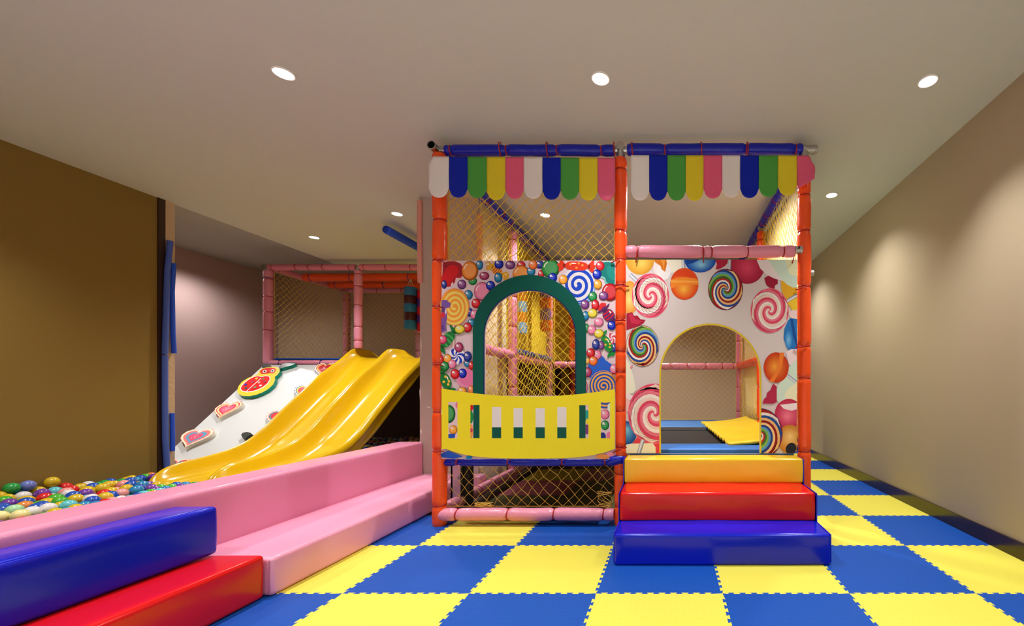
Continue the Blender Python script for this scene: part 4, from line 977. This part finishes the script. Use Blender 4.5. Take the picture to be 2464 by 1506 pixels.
def chute(xl, xr, lipl, lipr):
    b = MB(); rows = []
    for (d, rz, bz) in PR:
        h = rz-bz; row = []
        row.append((xl-lipl, d, rz-.045 if lipl > .02 else rz-.012)); row.append((xl-lipl*.8, d, rz-.006)); row.append((xl-lipl*.35, d, rz)); row.append((xl, d, rz-.003))
        n = 16
        for i in range(1, n):
            t = -1+2*i/n; xx = (xl+xr)/2+(xr-xl)/2*math.copysign(abs(t)**.9, t)*(1.0)
            zz = bz+h*(abs(t)**4.5)*.93
            row.append((xx, d, zz))
        row.append((xr, d, rz-.003)); row.append((xr+lipr*.35, d, rz)); row.append((xr+lipr*.8, d, rz-.006)); row.append((xr+lipr, d, rz-.045 if lipr > .02 else rz-.012))
        if lipr > .02: row += [(xr+lipr*.95, d, rz-.06), (xr+lipr*.45, d, rz-.075), (xr+lipr*.4, d, max(bz-.04, .02))]
        rows.append(row)
    m = len(rows[0]); vs = [p for r in rows for p in r]; fs = []
    for i in range(len(rows)-1):
        for k in range(m-1): fs.append((i*m+k, i*m+k+1, (i+1)*m+k+1, (i+1)*m+k))
    b.add(vs, fs, SLM); o = b.build('chute', slide, smooth=True)
    md = o.modifiers.new('s', 'SOLIDIFY'); md.thickness = .012; md.offset = -1
    md = o.modifiers.new('b', 'SUBSURF'); md.levels = 1; md.render_levels = 1
    return o
chute(-4.425, -3.945, .018, .012); chute(-3.905, -3.40, .012, .055)

# ------------------------------------------------------------------ balls
bcol = {'yellow': 'D8B41E', 'green': '1E9A44', 'lightgreen': '48B02A', 'blue': '1450B8', 'teal': '1E84B8', 'red': 'D81E22', 'purple': '7434A0', 'white': 'E4E0E0', 'pink': 'EE9A96', 'cyan': '5EC4D0', 'orange': 'E8883A', 'lavender': '6E7CC8', 'mint': 'A8E0A8', 'cream': 'EEE6A0'}
R = .0385
seed = [(60, 360, 'yellow'), (200, 300, 'green'), (400, 270, 'lavender'), (440, 330, 'yellow'), (560, 290, 'yellow'), (760, 225, 'yellow'), (900, 270, 'red'), (1085, 300, 'red'), (1180, 280, 'yellow'), (400, 355, 'teal'), (700, 290, 'white'), (800, 330, 'cyan'), (630, 365, 'purple'), (350, 400, 'white'), (430, 460, 'yellow'), (620, 430, 'red'), (110, 440, 'yellow'), (50, 480, 'lightgreen'), (165, 510, 'purple'), (360, 500, 'blue'), (870, 430, 'lightgreen'), (960, 350, 'pink'), (1050, 370, 'white'), (1080, 395, 'blue'), (1250, 350, 'purple'), (1070, 465, 'yellow'), (1325, 440, 'white'), (850, 500, 'lightgreen'), (640, 540, 'blue'), (400, 560, 'orange'), (500, 580, 'blue'), (330, 610, 'mint'), (750, 570, 'white'), (940, 545, 'cyan'), (30, 580, 'blue'), (130, 600, 'blue'), (440, 640, 'white'), (260, 680, 'cream'), (60, 705, 'cream'), (1430, 260, 'blue'), (1440, 310, 'yellow'), (1610, 245, 'yellow'), (1780, 230, 'pink'), (1540, 370, 'red'), (1690, 385, 'blue'), (1800, 360, 'pink'), (1660, 330, 'yellow'), (1850, 300, 'yellow'), (1910, 190, 'blue'), (1940, 235, 'blue'), (1960, 330, 'teal'), (2060, 290, 'blue'), (2110, 235, 'teal'), (1520, 425, 'yellow'), (1430, 455, 'blue'), (1340, 330, 'yellow')]
balls = []
ZB = .19
for x, y, c in seed:
    u = x/6.16; v = 1130+y/6.16; d = (H-ZB)*F/(v-CV); px = X(u, d)
    if px < XL+.045: d = (XL+.045)*F/(u-CU); px = XL+.045
    balls.append([px, d, max(ZB-.02, min(.25, Z(v, d))), c, 0])
rr = random.Random(11); names = ['yellow', 'green', 'blue', 'red', 'purple', 'white', 'pink', 'teal', 'orange', 'lightgreen', 'cyan', 'blue', 'yellow']
def free(x, y, z, dist):
    return all((x-q[0])**2+(y-q[1])**2+(z-q[2])**2 > dist*dist for q in balls)
step = .079
j = 0; yy = 2.2
cand = []
while yy < 6.9:
    xx = XL+.05+(step/2 if j % 2 else 0)
    while xx < -2.6:
        cand.append((xx+rr.uniform(-.006, .006), yy+rr.uniform(-.006, .006))); xx += step
    yy += step*.866; j += 1
n_seed = len(balls)
for x, y in cand:
    if y > 3.45 and -4.62 < x < -3.2 and y < 5.4: continue
    z = .165+.022*noise.noise(Vector((x*3, y*3, 1)))
    if free(x, y, z, .064) and not (x < -4.4 and y > 4.35 and y < 6) : balls.append([x, y, z, rr.choice(names), 0])
# relax overlaps
for it in range(14):
    for i in range(len(balls)):
        for k in range(i+1, len(balls)):
            a_, c__ = balls[i], balls[k]; dx = a_[0]-c__[0]
            if abs(dx) > .08: continue
            dy = a_[1]-c__[1]
            if abs(dy) > .08: continue
            dz = a_[2]-c__[2]; L = math.sqrt(dx*dx+dy*dy+dz*dz)+1e-6
            if L < 2*R:
                p = (2*R-L)/2/L
                a_[0] += dx*p; a_[1] += dy*p; a_[2] += dz*p; c__[0] -= dx*p; c__[1] -= dy*p; c__[2] -= dz*p
    for q in balls:
        q[0] = max(XL+R+.002, min(-2.56-R, q[0])); q[2] = max(.12, min(.25, q[2]))
def visible(x, y, z):
    u = CU+x/y*F; v = CV-(z+R-H)/y*F
    if u < -12 or u > 1020: return False
    if y < 3.5 or x < -4.6:
        # above the pit wall's rear top edge
        return v < CV+(H-.472)/(-2.55)*(u-CU)/1.0+30
    return y > 4.9 and z > 0 and u > 840
proto = {}
bm = bmesh.new(); bmesh.ops.create_uvsphere(bm, u_segments=24, v_segments=14, radius=R)
def ball_mesh(c):
    me = bpy.data.meshes.new('pit_ball'); bm.to_mesh(me); me.polygons.foreach_set('use_smooth', [True]*len(me.polygons))
    me.materials.append(mat(bcol[c], .25, 'ball', coat=.4)); return me
cnt = 0; rest = []
order = sorted(balls, key=lambda q: q[1])
for q in order:
    if visible(q[0], q[1], q[2]) and cnt < 290:
        c = q[3]
        if c not in proto: proto[c] = ball_mesh(c)
        o = bpy.data.objects.new('pit_ball', proto[c]); COL.objects.link(o); o.location = q[:3]; cnt += 1
        where = 'far under the slide tower' if q[1] > 4.4 else 'in the ball pit left of the pink wall'
        tag(o, '%s plastic ball %s' % ({'lightgreen': 'light green', 'teal': 'sky blue', 'mint': 'pale mint', 'cream': 'pale cream'}.get(c, c), where), 'ball', '%s balls %s' % (c, where))
    else: rest.append(q)
# lower layer and out of view balls
b = MB(); bm2 = bmesh.new(); bmesh.ops.create_icosphere(bm2, subdivisions=2, radius=R)
bv = [v.co.copy() for v in bm2.verts]; bf = [tuple(v.index for v in f.verts) for f in bm2.faces]
def put(x, y, z, c): b.add([(x+p.x, y+p.y, z+p.z) for p in bv], bf, mat(bcol[c], .25, 'ball', coat=.4))
for q in rest:
    if q[1] < 6.6: put(q[0], q[1], q[2], q[3])
for x, y in cand:
    if y < 6.6 and not (x < -4.4 and y > 4.3) and not (y > 3.4 and -4.6 < x < -3.25): put(x+.03, y+.02, .085, rr.choice(names))
yy = .95
while yy < 2.2:
    xx = XL+.05
    while xx < -2.6:
        put(xx+rr.uniform(-.01, .01), yy+rr.uniform(-.01, .01), .165+rr.uniform(-.015, .015), rr.choice(names)); xx += .079
    yy += .070
tag(b.build('pit_balls', smooth=True), 'lower mass of coloured balls filling the ball pit', 'ball', kind='stuff')
bm.free(); bm2.free()

# ------------------------------------------------------------------ downlights and added fill spots
LG = emis('FFFBF2', 14.0)
WARM = (1.0, .975, .93)
lights = [(-2.19, 2.37, 'recessed downlight above the pink bench, upper left'), (-.40, 2.41, 'recessed downlight above the floor, centre of the ceiling'), (1.50, 2.43, 'recessed downlight near the right wall, closest to the camera'),
          (-2.80, 4.29, 'recessed downlight just left of the column'), (-4.22, 4.96, 'recessed downlight above the slide, farthest left'), (-1.29, 4.32, 'recessed downlight seen through the rope net under the left awning'), (1.497, 3.87, 'recessed downlight right of the play frame, farther one')]
unseen_spots = [(-2.19, .5), (-.40, .5), (1.5, .5), (-2.19, -1.4), (-.4, -1.4), (1.5, -1.4), (-3.9, 2.6), (-3.9, .6), (.9, 5.3)][:6]+[(1.497, 5.6), (-.1, 6.2), (-3.2, 6.65), (-1.2, 5.9), (-5.9, 4.4), (-4.0, 2.37), (-4.0, .5), (.35, 3.6), (-6.4, 5.9)]  # unseen spots: lamps outside the view, plus fill added in the depths
def downlight(x, d, label, vis=True, e=60, cone=2.05):  # with vis off only a bare spot, also used for added fill
    if vis:
        root = empty('downlight', (x, d, ZC-.012), label, 'ceiling light', 'recessed ceiling downlights')
        b = MB(); b.ring((x, d, ZC-.004), (0, 0, 1), .050, .005, mat('F2F0EC', .4, 'paint'), n=32); b.build('trim_ring', root, smooth=True)
        b = MB(); b.tube([(x, d, ZC-.0035), (x, d, ZC-.001)], .046, LG, 28); b.build('lamp', root)
    l = bpy.data.lights.new('downlight_beam', 'SPOT'); l.energy = e; l.color = WARM; l.spot_size = cone; l.spot_blend = 1.0; l.shadow_soft_size = .045
    o = bpy.data.objects.new('downlight_beam', l); COL.objects.link(o); o.location = (x, d, ZC-.02)
E0 = 100
for x, d, lab in lights: downlight(x, d, lab, True, E0*(1.5 if x < -4 else 1.7 if d > 3 and x < -2 else 1.3 if x < 0 and d > 3 else 1.15 if d > 3 else 1.35), 1.7 if d < 3 else 2.05)
for x, d in unseen_spots: downlight(x, d, '', False, cone=2.85 if (x == .35 or x < -6) else 2.05, e=E0*(3.0 if d < 0 else 1.1 if d < 1 else .7 if x < -6 else 1.7 if x < -5 else 1.2 if x > 1.4 else 1.5))

w = bpy.data.worlds.new('world'); sc.world = w; w.use_nodes = True
w.node_tree.nodes['Background'].inputs[0].default_value = (1, .95, .88, 1); w.node_tree.nodes['Background'].inputs[1].default_value = .05

sc.view_settings.view_transform = 'Standard'; sc.view_settings.look = 'None'; sc.view_settings.gamma = 1.0; sc.view_settings.exposure = 0.05
sc.view_settings.use_curve_mapping = False
sc.cycles.max_bounces = 10; sc.cycles.diffuse_bounces = 6; sc.cycles.use_denoising = True
sc.cycles.sample_clamp_indirect = 5.0
